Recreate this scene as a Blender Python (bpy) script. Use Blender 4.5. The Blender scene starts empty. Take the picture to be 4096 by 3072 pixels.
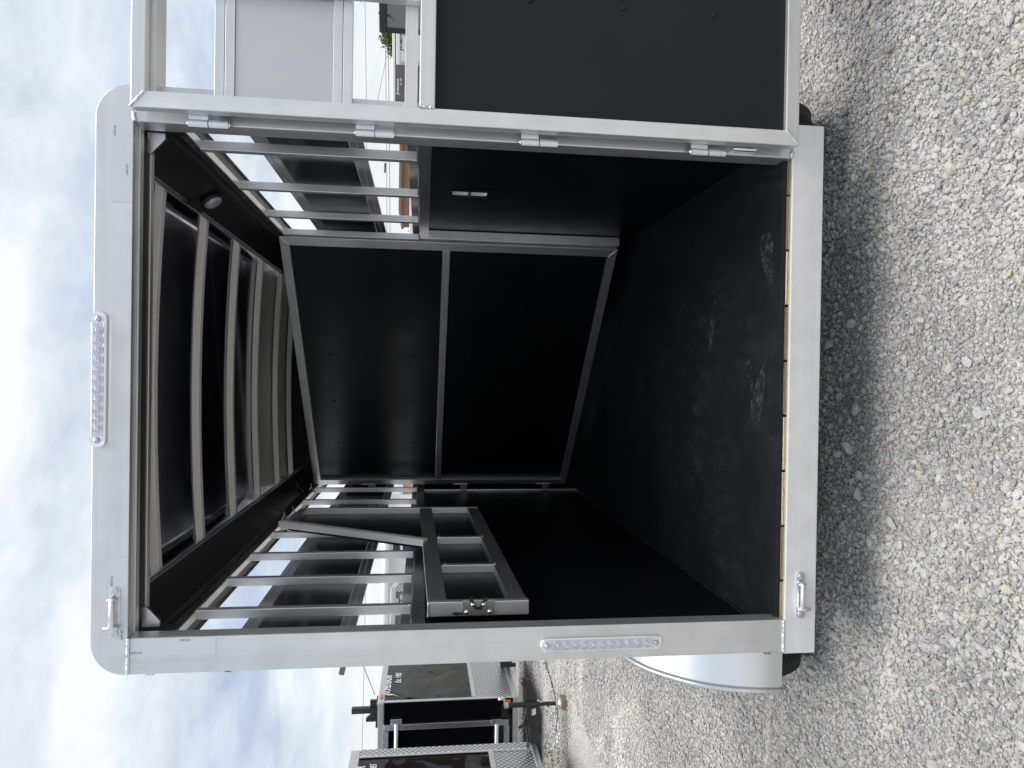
import bpy, bmesh, math, random
from math import radians as R, sin, cos, pi
from mathutils import Vector as V, Matrix, noise
random.seed(7)
S = bpy.context.scene
C = S.collection
# ------------------------------------------------------------------ camera
G = -1.70                      # ground level under the trailer (camera height is 0)
CAM = V((0, -2.36, 0))
PX = 2839.14                   # focal length in px of the 4096 px wide photograph
_p, _y, _r = 0.12468, -0.007583, 0.014229
_f0 = V((sin(_y), cos(_y), 0)); _rt = V((cos(_y), -sin(_y), 0)); _u0 = V((0, 0, 1))
FW = cos(_p)*_f0 - sin(_p)*_u0
_up = sin(_p)*_f0 + cos(_p)*_u0
RT = cos(_r)*_rt + sin(_r)*_up
UP = -sin(_r)*_rt + cos(_r)*_up
cd = bpy.data.cameras.new('camera'); cam = bpy.data.objects.new('camera', cd); C.objects.link(cam)
cam.matrix_world = Matrix(((-UP.x, RT.x, -FW.x, CAM.x), (-UP.y, RT.y, -FW.y, CAM.y), (-UP.z, RT.z, -FW.z, CAM.z), (0, 0, 0, 1)))
cd.sensor_fit = 'HORIZONTAL'; cd.sensor_width = 36; cd.lens = PX/4096*36
cd.clip_start = 0.05; cd.clip_end = 2000
S.camera = cam
# ------------------------------------------------------------------ world
SUN_EL, SUN_AZ = R(73), R(112)        # azimuth from +Y towards +X
W = bpy.data.worlds.new('World'); S.world = W; W.use_nodes = True
nt = W.node_tree; nt.nodes.clear()
def N(t, typ, **kw):
    n = t.nodes.new(typ)
    for k, v in kw.items():
        if k.startswith('_'):
            setattr(n, k[1:], v)
    return n
out = nt.nodes.new('ShaderNodeOutputWorld'); bg = nt.nodes.new('ShaderNodeBackground')
sky = nt.nodes.new('ShaderNodeTexSky'); sky.sky_type = 'NISHITA'; sky.sun_disc = False
sky.sun_elevation = SUN_EL; sky.sun_rotation = SUN_AZ
bg.inputs['Strength'].default_value = 0.093
tc = nt.nodes.new('ShaderNodeTexCoord')
sx = nt.nodes.new('ShaderNodeSeparateXYZ'); nt.links.new(tc.outputs['Generated'], sx.inputs[0])
def wm(op, a, b=None, clamp=False):
    m = nt.nodes.new('ShaderNodeMath'); m.operation = op; m.use_clamp = clamp
    for i, q in enumerate((a, b)):
        if q is None: continue
        if isinstance(q, (int, float)): m.inputs[i].default_value = q
        else: nt.links.new(q, m.inputs[i])
    return m.outputs[0]
zz = wm('ADD', wm('MAXIMUM', sx.outputs['Z'], 0.0), 0.22)
cx = wm('DIVIDE', sx.outputs['X'], zz); cy = wm('DIVIDE', sx.outputs['Y'], zz)
cb = nt.nodes.new('ShaderNodeCombineXYZ'); nt.links.new(cx, cb.inputs[0]); nt.links.new(cy, cb.inputs[1]); cb.inputs[2].default_value = 3.7
def wnoise(scale, det, rough, dist=0.0):
    n = nt.nodes.new('ShaderNodeTexNoise'); n.inputs['Scale'].default_value = scale; n.inputs['Detail'].default_value = det
    n.inputs['Roughness'].default_value = rough; n.inputs['Distortion'].default_value = dist
    nt.links.new(cb.outputs[0], n.inputs['Vector']); return n.outputs['Fac']
n1 = wnoise(1.25, 10, 0.58, 0.35); n2 = wnoise(3.0, 10, 0.6, 0.3)
cr = nt.nodes.new('ShaderNodeValToRGB')
cr.color_ramp.elements[0].position = 0.38; cr.color_ramp.elements[0].color = (4.2, 4.8, 5.75, 1)
cr.color_ramp.elements[1].position = 0.56; cr.color_ramp.elements[1].color = (6.4, 6.6, 6.8, 1)
e = cr.color_ramp.elements.new(0.46); e.color = (5.0, 5.5, 6.2, 1)
nt.links.new(n1, cr.inputs[0])
cr2 = nt.nodes.new('ShaderNodeValToRGB')
cr2.color_ramp.elements[0].position = 0.3; cr2.color_ramp.elements[0].color = (0.70, 0.75, 0.82, 1)
cr2.color_ramp.elements[1].position = 0.62; cr2.color_ramp.elements[1].color = (1.04, 1.03, 1.02, 1)
nt.links.new(n2, cr2.inputs[0])
def wmix(bt, f, a, b):
    m = nt.nodes.new('ShaderNodeMix'); m.data_type = 'RGBA'; m.blend_type = bt
    for s, q in ((m.inputs[0], f), (m.inputs[6], a), (m.inputs[7], b)):
        if isinstance(q, (int, float)): s.default_value = q
        elif isinstance(q, tuple): s.default_value = q
        else: nt.links.new(q, s)
    return m.outputs[2]
cl = wmix('MULTIPLY', 1.0, cr.outputs[0], cr2.outputs[0])
hz = wm('SUBTRACT', 1.0, wm('DIVIDE', wm('MAXIMUM', sx.outputs['Z'], 0.0), 0.17), True)
hz = wm('POWER', hz, 0.7)
cl = wmix('MIX', hz, cl, (6.25, 6.4, 6.45, 1))
mixs = wmix('MIX', 0.94, sky.outputs[0], cl)
nt.links.new(mixs, bg.inputs['Color']); nt.links.new(bg.outputs[0], out.inputs[0])
# ------------------------------------------------------------------ sun
sl = bpy.data.lights.new('sun', 'SUN'); sl.energy = 2.9; sl.angle = R(55); sl.color = (1, 0.96, 0.9)
so = bpy.data.objects.new('sun', sl); C.objects.link(so)
sd = V((sin(SUN_AZ)*cos(SUN_EL), cos(SUN_AZ)*cos(SUN_EL), sin(SUN_EL)))
so.rotation_euler = sd.to_track_quat('Z', 'Y').to_euler(); so.location = (0, 0, 8)
vs = S.view_settings; vs.view_transform = 'Standard'; vs.look = 'None'; vs.exposure = 0.72; vs.gamma = 1; vs.use_curve_mapping = False
try:
    S.cycles.max_bounces = 10; S.cycles.glossy_bounces = 6; S.cycles.sample_clamp_indirect = 6
except Exception: pass

# ------------------------------------------------------------------ projection helpers (photo px -> place)
def ray(X, Y): return FW - (X-2048)/PX*UP - (Y-1536)/PX*RT
def aty(X, Y, y): v = ray(X, Y); return CAM + v*((y-CAM.y)/v.y)
def atx(X, Y, x): v = ray(X, Y); return CAM + v*((x-CAM.x)/v.x)
def atz(X, Y, z): v = ray(X, Y); return CAM + v*((z-CAM.z)/v.z)
def atp(X, Y, p, q):
    n = V((q[1]-p[1], -(q[0]-p[0]), 0)); v = ray(X, Y); return CAM + v*(n.dot(V((p[0], p[1], 0))-CAM)/n.dot(v))

# ------------------------------------------------------------------ materials
def new_mat(name):
    m = bpy.data.materials.new(name); m.use_nodes = True
    return m, m.node_tree, m.node_tree.nodes['Principled BSDF']
def coords(t, scale=(1, 1, 1), rot=(0, 0, 0), out='Object'):
    a = t.nodes.new('ShaderNodeTexCoord'); mp = t.nodes.new('ShaderNodeMapping')
    mp.inputs['Scale'].default_value = scale; mp.inputs['Rotation'].default_value = rot
    t.links.new(a.outputs[out], mp.inputs[0]); return mp.outputs[0]
def tnoise(t, vec, scale, det=4, rough=0.5, dist=0):
    n = t.nodes.new('ShaderNodeTexNoise'); n.inputs['Scale'].default_value = scale; n.inputs['Detail'].default_value = det
    n.inputs['Roughness'].default_value = rough; n.inputs['Distortion'].default_value = dist
    t.links.new(vec, n.inputs['Vector']); return n.outputs['Fac']
def ramp(t, fac, stops):
    r = t.nodes.new('ShaderNodeValToRGB'); el = r.color_ramp.elements
    while len(el) < len(stops): el.new(0.5)
    for i, (p, c) in enumerate(stops):
        el[i].position = p; el[i].color = (c, c, c, 1) if isinstance(c, (int, float)) else (*c, 1)
    t.links.new(fac, r.inputs[0]); return r.outputs[0]
def mapr(t, fac, a, b, c, d):
    m = t.nodes.new('ShaderNodeMapRange'); t.links.new(fac, m.inputs[0])
    for i, q in enumerate((a, b, c, d)): m.inputs[i+1].default_value = q
    return m.outputs[0]
def bump(t, h, strength, dist, bs, normal=None):
    b = t.nodes.new('ShaderNodeBump'); b.inputs['Strength'].default_value = strength; b.inputs['Distance'].default_value = dist
    t.links.new(h, b.inputs['Height'])
    if normal is not None: t.links.new(normal, b.inputs['Normal'])
    t.links.new(b.outputs[0], bs.inputs['Normal']); return b.outputs[0]
def cmix(t, bt, f, a, b):
    m = t.nodes.new('ShaderNodeMix'); m.data_type = 'RGBA'; m.blend_type = bt
    for s, q in ((m.inputs[0], f), (m.inputs[6], a), (m.inputs[7], b)):
        if isinstance(q, (int, float)): s.default_value = q
        elif isinstance(q, tuple): s.default_value = (*q, 1) if len(q) == 3 else q
        else: t.links.new(q, s)
    return m.outputs[2]
def plain(name, col, rough=0.5, metal=0.0, var=0.12, sc=12, spec=None, bm=0.0):
    m, t, b = new_mat(name); co = coords(t)
    n = tnoise(t, co, sc, 6, 0.6)
    c = cmix(t, 'MIX', n, tuple(x*(1-var) for x in col), tuple(min(1, x*(1+var)) for x in col))
    t.links.new(c, b.inputs['Base Color']); b.inputs['Metallic'].default_value = metal
    t.links.new(mapr(t, n, 0.3, 0.7, max(0.02, rough*0.85), min(1, rough*1.15)), b.inputs['Roughness'])
    if spec is not None: b.inputs['Specular IOR Level'].default_value = spec
    if bm: bump(t, tnoise(t, co, sc*6, 4), bm, 0.002, b)
    return m
def alu(name, axis, base=0.72, rough=0.36, met=1.0):
    """extruded aluminium, die lines along one axis"""
    m, t, b = new_mat(name)
    sc = [260, 260, 260]; sc[axis] = 1.2
    n = tnoise(t, coords(t, tuple(sc)), 1.0, 3, 0.6)
    sc2 = [42, 42, 42]; sc2[axis] = 0.7
    n2 = tnoise(t, coords(t, tuple(sc2)), 1.0, 3, 0.55)
    n3 = tnoise(t, coords(t), 9, 6, 0.6)
    c = cmix(t, 'MIX', n2, (base*0.86, base*0.87, base*0.885), (base*1.10, base*1.10, base*1.10))
    c = cmix(t, 'MULTIPLY', 1.0, c, ramp(t, n3, [(0.3, 0.92), (0.7, 1.05)]))
    t.links.new(c, b.inputs['Base Color']); b.inputs['Metallic'].default_value = met
    t.links.new(mapr(t, n, 0.3, 0.7, rough-0.06, rough+0.07), b.inputs['Roughness'])
    b.inputs['Anisotropic'].default_value = 0.3
    bump(t, n, 0.06, 0.0006, b)
    return m
ALX, ALY, ALZ = alu('aluminium_x', 0, 0.66, 0.40, 0.85), alu('aluminium_y', 1), alu('aluminium_z', 2, 0.66, 0.38, 0.85)
ALBX = alu('aluminium_bumper', 0, 0.80, 0.45, 0.5)
ALG, ALGX = alu('aluminium_gate_z', 2, 0.72, 0.38, 0.72), alu('aluminium_gate_x', 0, 0.68, 0.38, 0.8)
ALC = alu('aluminium_dull', 0, 0.78, 0.30)
ALW = plain('aluminium_weld', (0.72, 0.73, 0.75), 0.32, 1.0, 0.12, 60, bm=0.12)
ALB = plain('aluminium_satin_mill', (0.90, 0.90, 0.90), 0.55, 0.35, 0.06, 30)
ALM = plain('aluminium_mill_finish', (0.88, 0.87, 0.85), 0.55, 0.35, 0.08, 30)
ALD = plain('aluminium_grey_anodised', (0.10, 0.10, 0.11), 0.4, 0.5, 0.1)
CHROME = plain('chrome', (0.85, 0.86, 0.88), 0.08, 1.0, 0.02)
ZINC = plain('zinc_plate', (0.62, 0.61, 0.56), 0.35, 1.0, 0.2, 30)
RUBBER = plain('black_rubber', (0.012, 0.012, 0.013), 0.55, 0, 0.2, 40)
BOLT = plain('bolt_steel', (0.6, 0.6, 0.6), 0.3, 1.0, 0.1)
def black_panel(name, col, rough, wav, spec=0.5, fine=0.02, sc=1.3):
    m, t, b = new_mat(name); co = coords(t)
    n = tnoise(t, co, 5, 6, 0.6)
    t.links.new(cmix(t, 'MIX', n, tuple(x*0.8 for x in col), tuple(x*1.25 for x in col)), b.inputs['Base Color'])
    t.links.new(mapr(t, n, 0.3, 0.7, rough*0.85, rough*1.2), b.inputs['Roughness'])
    b.inputs['Specular IOR Level'].default_value = spec
    w = tnoise(t, co, sc, 2, 0.4)
    nb = bump(t, w, wav, 0.10, b)
    if fine: bump(t, tnoise(t, coords(t, (400, 400, 6)), 1, 2), fine, 0.0005, b, nb)
    return m
LINING = black_panel('black_plastic_lining', (0.0045, 0.0048, 0.0064), 0.36, 0.05, 0.40)
GATEBLK = black_panel('black_composite_board', (0.0085, 0.009, 0.010), 0.6, 0.02, 0.25)
CEIL = black_panel('dark_anodised_ceiling', (0.30, 0.30, 0.33), 0.20, 0.03, 0.5, 0, 1.5)
COVE = black_panel('black_satin_cove', (0.05, 0.05, 0.056), 0.30, 0.03, 0.5, 0, 1.2)
COVE.node_tree.nodes['Principled BSDF'].inputs['Metallic'].default_value = 0.8
CEIL.node_tree.nodes['Principled BSDF'].inputs['Metallic'].default_value = 1.0
PAINTBLK = black_panel('black_gloss_paint', (0.004, 0.004, 0.005), 0.05, 0.26, 0.25, 0, 1.9)
SLABIN = black_panel('dark_anodised_slab', (0.022, 0.023, 0.027), 0.14, 0.02, 0.9, 0, 0.8)
def mat_floor():
    m, t, b = new_mat('black_rubber_floor'); co = coords(t)
    n1 = tnoise(t, co, 2.2, 6, 0.62, 0.4); n2 = tnoise(t, coords(t, (14, 5, 5)), 1.5, 8, 0.7, 0.6); n3 = tnoise(t, co, 90, 3, 0.6)
    a = ramp(t, n1, [(0.38, 0.0), (0.68, 1.0)]); c2 = ramp(t, n2, [(0.46, 0.0), (0.75, 1.0)])
    f = cmix(t, 'MULTIPLY', 1.0, a, c2)
    sp = ramp(t, n3, [(0.70, 0.0), (0.76, 1.0)])
    c = cmix(t, 'MIX', f, (0.0085, 0.0094, 0.0125), (0.034, 0.035, 0.041))
    c = cmix(t, 'ADD', 0.025, c, sp)
    t.links.new(c, b.inputs['Base Color'])
    t.links.new(mapr(t, n1, 0.3, 0.7, 0.5, 0.72), b.inputs['Roughness'])
    b.inputs['Specular IOR Level'].default_value = 0.3
    bump(t, n3, 0.25, 0.001, b)
    return m
FLOOR = mat_floor()
def mat_dust():
    m, t, b = new_mat('dust_print'); co = coords(t)
    n = tnoise(t, co, 26, 6, 0.75); n2 = tnoise(t, coords(t, (60, 190, 1)), 1.0, 2)
    nn = cmix(t, 'MULTIPLY', 1.0, ramp(t, n, [(0.44, 0.0), (0.66, 1.0)]), ramp(t, n2, [(0.42, 0.08), (0.56, 1.0)]))
    b.inputs['Base Color'].default_value = (0.19, 0.19, 0.195, 1); b.inputs['Roughness'].default_value = 0.9
    mm = t.nodes.new('ShaderNodeMath'); mm.operation = 'MULTIPLY'; mm.inputs[1].default_value = 0.5
    t.links.new(nn, mm.inputs[0]); t.links.new(mm.outputs[0], b.inputs['Alpha'])
    return m
DUST = mat_dust()
def mat_wood():
    m, t, b = new_mat('treated_pine'); co = coords(t, (26, 3, 26))
    w = t.nodes.new('ShaderNodeTexWave'); w.wave_type = 'RINGS'; w.inputs['Scale'].default_value = 1.3; w.inputs['Distortion'].default_value = 5
    w.inputs['Detail'].default_value = 2; t.links.new(co, w.inputs['Vector'])
    c = ramp(t, w.outputs['Fac'], [(0.1, (0.45, 0.33, 0.12)), (0.4, (0.78, 0.66, 0.34)), (1, (0.85, 0.76, 0.48))])
    t.links.new(c, b.inputs['Base Color']); b.inputs['Roughness'].default_value = 0.75
    return m
WOOD = mat_wood()
def mat_tape():
    m, t, b = new_mat('reflective_tape'); co = coords(t, (1, 0, 1))
    v = t.nodes.new('ShaderNodeTexVoronoi'); v.feature = 'DISTANCE_TO_EDGE'; v.inputs['Scale'].default_value = 165; v.inputs['Randomness'].default_value = 0.0
    t.links.new(coords(t, (1, 0.0, 1.25), (0, R(45), 0)), v.inputs['Vector'])
    l = ramp(t, v.outputs['Distance'], [(0.05, 1.0), (0.14, 0.0)])
    c = cmix(t, 'MIX', l, (0.50, 0.52, 0.55), (0.76, 0.78, 0.80))
    t.links.new(c, b.inputs['Base Color']); b.inputs['Metallic'].default_value = 0.35; b.inputs['Roughness'].default_value = 0.25
    return m
TAPE = mat_tape()
def mat_diamond(name, f):
    m, t, b = new_mat(name)
    def mt(op, a, c=None):
        n = t.nodes.new('ShaderNodeMath'); n.operation = op
        for k, q in enumerate((a, c)):
            if q is None: continue
            if isinstance(q, (int, float)): n.inputs[k].default_value = q
            else: t.links.new(q, n.inputs[k])
        return n.outputs[0]
    a = t.nodes.new('ShaderNodeTexCoord'); sp = t.nodes.new('ShaderNodeSeparateXYZ'); t.links.new(a.outputs['Object'], sp.inputs[0])
    u = mt('ADD', sp.outputs[0], sp.outputs[1]); v = sp.outputs[2]
    p = mt('MULTIPLY', mt('ADD', u, v), f); q = mt('MULTIPLY', mt('SUBTRACT', u, v), f)
    # short raised lugs, alternating direction cell by cell
    fp, fq = mt('SUBTRACT', mt('FRACT', p), 0.5), mt('SUBTRACT', mt('FRACT', q), 0.5)
    par = mt('MODULO', mt('ABSOLUTE', mt('ADD', mt('FLOOR', p), mt('FLOOR', q))), 2.0)
    def lug(x_, y_): return mt('SUBTRACT', 1.0, mt('ADD', mt('POWER', mt('ABSOLUTE', mt('MULTIPLY', x_, 2.1)), 2.0), mt('POWER', mt('ABSOLUTE', mt('MULTIPLY', y_, 5.0)), 2.0)))
    h = mt('MAXIMUM', mt('ADD', mt('MULTIPLY', par, lug(fp, fq)), mt('MULTIPLY', mt('SUBTRACT', 1.0, par), lug(fq, fp))), 0.0)
    n = tnoise(t, coords(t), 3, 5)
    t.links.new(cmix(t, 'MIX', ramp(t, h, [(0.0, 0.0), (0.25, 1.0)]), (0.34, 0.35, 0.37), (0.88, 0.88, 0.87)), b.inputs['Base Color'])
    b.inputs['Metallic'].default_value = 0.9; t.links.new(mapr(t, n, 0.3, 0.7, 0.24, 0.40), b.inputs['Roughness'])
    bump(t, h, 0.7, 0.004, b)
    return m
DIAM = mat_diamond('diamond_plate', 16)
GLASS, _t, _b = new_mat('clear_lens'); _b.inputs['Base Color'].default_value = (0.93, 0.94, 0.97, 1); _b.inputs['Transmission Weight'].default_value = 1.0; _b.inputs['Roughness'].default_value = 0.0; _b.inputs['IOR'].default_value = 1.25
LED = plain('led_reflector', (0.72, 0.73, 0.80), 0.2, 0.75, 0.05)
LEDC = plain('led_chip', (0.9, 0.9, 0.93), 0.15, 0.2, 0.03)
PRINT = plain('grey_print', (0.12, 0.12, 0.13), 0.7)
WHITE = plain('white_vinyl', (0.82, 0.82, 0.82), 0.5, 0, 0.04)
WPAINT = plain('white_paint', (0.78, 0.79, 0.80), 0.35, 0, 0.05, 1.5)
INKBLK = plain('black_vinyl', (0.015, 0.015, 0.015), 0.5, 0, 0.04)
AMBER = plain('amber_lens', (0.55, 0.11, 0.015), 0.25, 0, 0.1)
REDM = plain('red_lens', (0.5, 0.02, 0.02), 0.2, 0, 0.1)
FRAMEBLK = plain('black_powder_coat', (0.018, 0.018, 0.02), 0.38, 0, 0.2, 20, bm=0.1)
GALV = plain('galvanised_steel', (0.72, 0.74, 0.77), 0.38, 1.0, 0.15, 25)
GREYPAINT = plain('charcoal_paint', (0.11, 0.11, 0.12), 0.3, 0, 0.06, 1.5)
MIDGREY = plain('grey_gloss_paint', (0.16, 0.16, 0.175), 0.25, 0, 0.06, 1.5)
SKIN = plain('satin_aluminium_skin', (0.52, 0.53, 0.545), 0.5, 0.7, 0.05, 3, bm=0.1)
TYRE = plain('tyre_rubber', (0.016, 0.016, 0.017), 0.7, 0, 0.3, 50, bm=0.3)
TAN = plain('tan_stucco', (0.50, 0.33, 0.21), 0.9, 0, 0.1, 4)
STUCCO = plain('white_siding', (0.74, 0.76, 0.78), 0.7, 0, 0.03, 2)
NAVY = plain('dark_window_glass', (0.006, 0.012, 0.04), 0.12, 0, 0.1)
BARK = plain('bark', (0.09, 0.065, 0.045), 0.9, 0, 0.3, 20)
def mat_leaf():
    m, t, b = new_mat('leaf'); oi = coords(t)
    n = tnoise(t, oi, 4.0, 4)
    c = ramp(t, n, [(0.3, (0.03, 0.055, 0.018)), (0.5, (0.06, 0.105, 0.025)), (0.7, (0.12, 0.17, 0.045))])
    t.links.new(c, b.inputs['Base Color']); b.inputs['Roughness'].default_value = 0.55
    return m
LEAF = mat_leaf()
def mat_stone():
    m, t, b = new_mat('limestone_chip')
    oi = t.nodes.new('ShaderNodeObjectInfo'); co = coords(t)
    c = ramp(t, oi.outputs['Random'], [(0.0, (0.34, 0.345, 0.355)), (0.2, (0.47, 0.47, 0.475)), (0.5, (0.60, 0.595, 0.59)), (0.82, (0.70, 0.695, 0.68)), (0.93, (0.64, 0.57, 0.44)), (1.0, (0.76, 0.75, 0.73))])
    n = tnoise(t, co, 2.2, 5, 0.65)
    c = cmix(t, 'MULTIPLY', 1.0, c, ramp(t, n, [(0.25, 0.74), (0.75, 1.06)]))
    dn = tnoise(t, oi.outputs['Location'], 1.5, 5, 0.6, 0.4)
    c = cmix(t, 'MIX', ramp(t, dn, [(0.44, 0.0), (0.66, 0.62)]), c, (0.76, 0.74, 0.70))
    c = cmix(t, 'MULTIPLY', 1.0, c, ramp(t, dn, [(0.36, 0.86), (0.60, 1.04)]))
    t.links.new(c, b.inputs['Base Color']); b.inputs['Roughness'].default_value = 0.9; b.inputs['Specular IOR Level'].default_value = 0.2
    bump(t, tnoise(t, co, 7, 4), 0.5, 0.15, b)
    return m
STONE = mat_stone()
def mat_ground():
    m, t, b = new_mat('crushed_gravel'); co = coords(t)
    v = t.nodes.new('ShaderNodeTexVoronoi'); v.inputs['Scale'].default_value = 62; t.links.new(co, v.inputs['Vector'])
    v2 = t.nodes.new('ShaderNodeTexVoronoi'); v2.inputs['Scale'].default_value = 150; t.links.new(co, v2.inputs['Vector'])
    sp = t.nodes.new('ShaderNodeSeparateColor'); t.links.new(v.outputs['Color'], sp.inputs[0])
    sp2 = t.nodes.new('ShaderNodeSeparateColor'); t.links.new(v2.outputs['Color'], sp2.inputs[0])
    c1 = ramp(t, sp.outputs[0], [(0, 0.32), (0.3, 0.44), (0.75, (0.56, 0.55, 0.53)), (0.92, (0.56, 0.49, 0.37)), (1, (0.64, 0.63, 0.60))])
    c2 = ramp(t, sp2.outputs[0], [(0, 0.38), (0.6, (0.55, 0.54, 0.52)), (1, (0.68, 0.67, 0.64))])
    big = tnoise(t, co, 1.3, 5, 0.6, 0.5)
    c = cmix(t, 'MIX', ramp(t, big, [(0.4, 0.0), (0.62, 1.0)]), c1, c2)
    e1 = ramp(t, v.outputs['Distance'], [(0.15, 1.05), (0.7, 0.5)])  # cell gaps darkened: crevice shade between chips put into the colour
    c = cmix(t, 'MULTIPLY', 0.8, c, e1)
    n5 = tnoise(t, co, 0.9, 6, 0.65, 0.6)
    c = cmix(t, 'MULTIPLY', 1.0, c, ramp(t, n5, [(0.35, 0.9), (0.65, 1.18)]))
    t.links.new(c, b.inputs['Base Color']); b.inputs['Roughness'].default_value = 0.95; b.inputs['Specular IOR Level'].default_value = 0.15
    h = cmix(t, 'ADD', 0.5, ramp(t, v.outputs['Distance'], [(0, 1.0), (0.8, 0.0)]), ramp(t, v2.outputs['Distance'], [(0, 0.7), (0.8, 0.0)]))
    bump(t, h, 0.9, 0.012, b)
    return m
GROUND = mat_ground()
def mat_brick():
    m, t, b = new_mat('brown_brickwork'); co = coords(t, (1, 1, 1), (R(90), 0, 0))
    k = t.nodes.new('ShaderNodeTexBrick'); k.inputs['Scale'].default_value = 5
    k.inputs['Color1'].default_value = (0.15, 0.085, 0.055, 1); k.inputs['Color2'].default_value = (0.20, 0.115, 0.075, 1); k.inputs['Mortar'].default_value = (0.3, 0.22, 0.17, 1)
    t.links.new(co, k.inputs['Vector']); t.links.new(k.outputs['Color'], b.inputs['Base Color']); b.inputs['Roughness'].default_value = 0.9
    return m
BRICK = mat_brick()

# ------------------------------------------------------------------ mesh helpers
def box(bm, x0, x1, y0, y1, z0, z1, bev=0.0):
    r = bmesh.ops.create_cube(bm, size=1.0); vs_ = r['verts']
    bmesh.ops.scale(bm, vec=(abs(x1-x0), abs(y1-y0), abs(z1-z0)), verts=vs_)
    bmesh.ops.translate(bm, vec=((x0+x1)/2, (y0+y1)/2, (z0+z1)/2), verts=vs_)
    if bev:
        bmesh.ops.bevel(bm, geom=list({e for v in vs_ for e in v.link_edges}), offset=bev, segments=2, affect='EDGES', profile=0.5)
def bar(bm, p, q, w, h, up=(0, 0, 1), bev=0.0):
    """box from p to q; w across, h along 'up'"""
    p, q = V(p), V(q); d = (q-p); L = d.length; d.normalize(); u = V(up); s = d.cross(u)
    if s.length < 1e-5: s = d.cross(V((1, 0, 0)))
    s.normalize(); u = s.cross(d)
    r = bmesh.ops.create_cube(bm, size=1.0); vs_ = r['verts']
    bmesh.ops.scale(bm, vec=(L, w, h), verts=vs_)
    M = Matrix((d, s, u)).transposed().to_4x4(); M.translation = (p+q)/2
    bmesh.ops.transform(bm, matrix=M, verts=vs_)
    if bev: bmesh.ops.bevel(bm, geom=list({e for v in vs_ for e in v.link_edges}), offset=bev, segments=2, affect='EDGES', profile=0.5)
def tube(bm, pts, r, seg=10, jit=0.0, cap=True):
    pts = [V(p) for p in pts]; rings = []
    for i, p in enumerate(pts):
        d = (pts[min(i+1, len(pts)-1)]-pts[max(i-1, 0)]).normalized()
        a = d.cross(V((0, 0, 1)));
        if a.length < 1e-3: a = d.cross(V((0, 1, 0)))
        a.normalize(); b_ = d.cross(a)
        rr = (r[i] if isinstance(r, (list, tuple)) else r)*(1+jit*random.uniform(-1, 1))
        rings.append([bm.verts.new(p+a*cos(2*pi*k/seg)*rr+b_*sin(2*pi*k/seg)*rr) for k in range(seg)])
    for i in range(len(rings)-1):
        for k in range(seg): bm.faces.new((rings[i][k], rings[i][(k+1) % seg], rings[i+1][(k+1) % seg], rings[i+1][k]))
    if cap: bm.faces.new(rings[0][::-1]); bm.faces.new(rings[-1])
def prism(bm, outline, d):
    """closed polygon (list of 3D points) extruded by vector d"""
    a = [bm.verts.new(V(p)) for p in outline]; b_ = [bm.verts.new(V(p)+V(d)) for p in outline]; n = len(a)
    bm.faces.new(a[::-1]); bm.faces.new(b_)
    for i in range(n): bm.faces.new((a[i], a[(i+1) % n], b_[(i+1) % n], b_[i]))
def bead(bm, p, q, r=0.006):
    p, q = V(p), V(q); n = max(4, int((q-p).length/0.0035))
    pts = [p.lerp(q, i/n)+V([random.uniform(-1, 1)*r*0.15 for _ in range(3)]) for i in range(n+1)]
    tube(bm, pts, [r*(1.15 if i % 2 else 0.82) for i in range(n+1)], 8, 0.12)
def stadium(cx_, cz_, L, w, y, horiz, n=10):
    pts = []
    for k in range(n+1): a = -pi/2+pi*k/n; pts.append((L/2-w/2+cos(a)*w/2, sin(a)*w/2))
    for k in range(n+1): a = pi/2+pi*k/n; pts.append((-L/2+w/2+cos(a)*w/2, sin(a)*w/2))
    return [(cx_+a, y, cz_+b) if horiz else (cx_-b, y, cz_+a) for a, b in pts]
def spl(ps, n=8):
    o_ = []
    for i in range(len(ps)-1):
        p0 = ps[max(i-1, 0)]; p1 = ps[i]; p2 = ps[i+1]; p3 = ps[min(i+2, len(ps)-1)]
        for k in range(n):
            t_ = k/n; o_.append(0.5*((2*p1)+(p2-p0)*t_+(2*p0-5*p1+4*p2-p3)*t_*t_+(-p0+3*p1-3*p2+p3)*t_**3))
    o_.append(ps[-1]); return o_
ORG = {}
def link(name, me, mat, parent=None, org=None, smooth=False):
    o = bpy.data.objects.new(name, me); C.objects.link(o)
    if mat: me.materials.append(mat)
    if parent:
        o.parent = parent
        org = ORG[parent]
        ORG[o] = org
    else:
        org = V(org) if org is not None else V((0, 0, 0)); o.location = org; ORG[o] = org
    if org.length > 0: me.transform(Matrix.Translation(-org))
    if smooth:
        for p in me.polygons: p.use_smooth = True
    return o
SPLIT = {'weld_bead', 'screw_head', 'latch_bolt', 'insulator', 'latch_claw', 'hinge_pin', 'bracket_block'}
def obj(name, bm, mat, parent=None, org=None, smooth=False, label=None):
    if name in SPLIT:
        bm.verts.index_update(); seen = set(); isl = []
        for v in bm.verts:
            if v in seen: continue
            st = [v]; seen.add(v); cur = []
            while st:
                w = st.pop(); cur.append(w)
                for e in w.link_edges:
                    o_ = e.other_vert(w)
                    if o_ not in seen: seen.add(o_); st.append(o_)
            isl.append(cur)
        if len(isl) > 1:
            res = None
            for cur in isl:
                nb_ = bmesh.new(); mp = {v: nb_.verts.new(v.co) for v in cur}
                for f in {f for v in cur for f in v.link_faces}: nb_.faces.new([mp[v] for v in f.verts])
                bmesh.ops.recalc_face_normals(nb_, faces=nb_.faces)
                me = bpy.data.meshes.new(name); nb_.to_mesh(me); nb_.free(); res = link(name, me, mat, parent, org, smooth)
            bm.free(); return res
    bmesh.ops.recalc_face_normals(bm, faces=bm.faces)
    me = bpy.data.meshes.new(name); bm.to_mesh(me); bm.free()
    o = link(name, me, mat, parent, org, smooth)
    if label: o['label'] = label
    return o
def B(): return bmesh.new()
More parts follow.
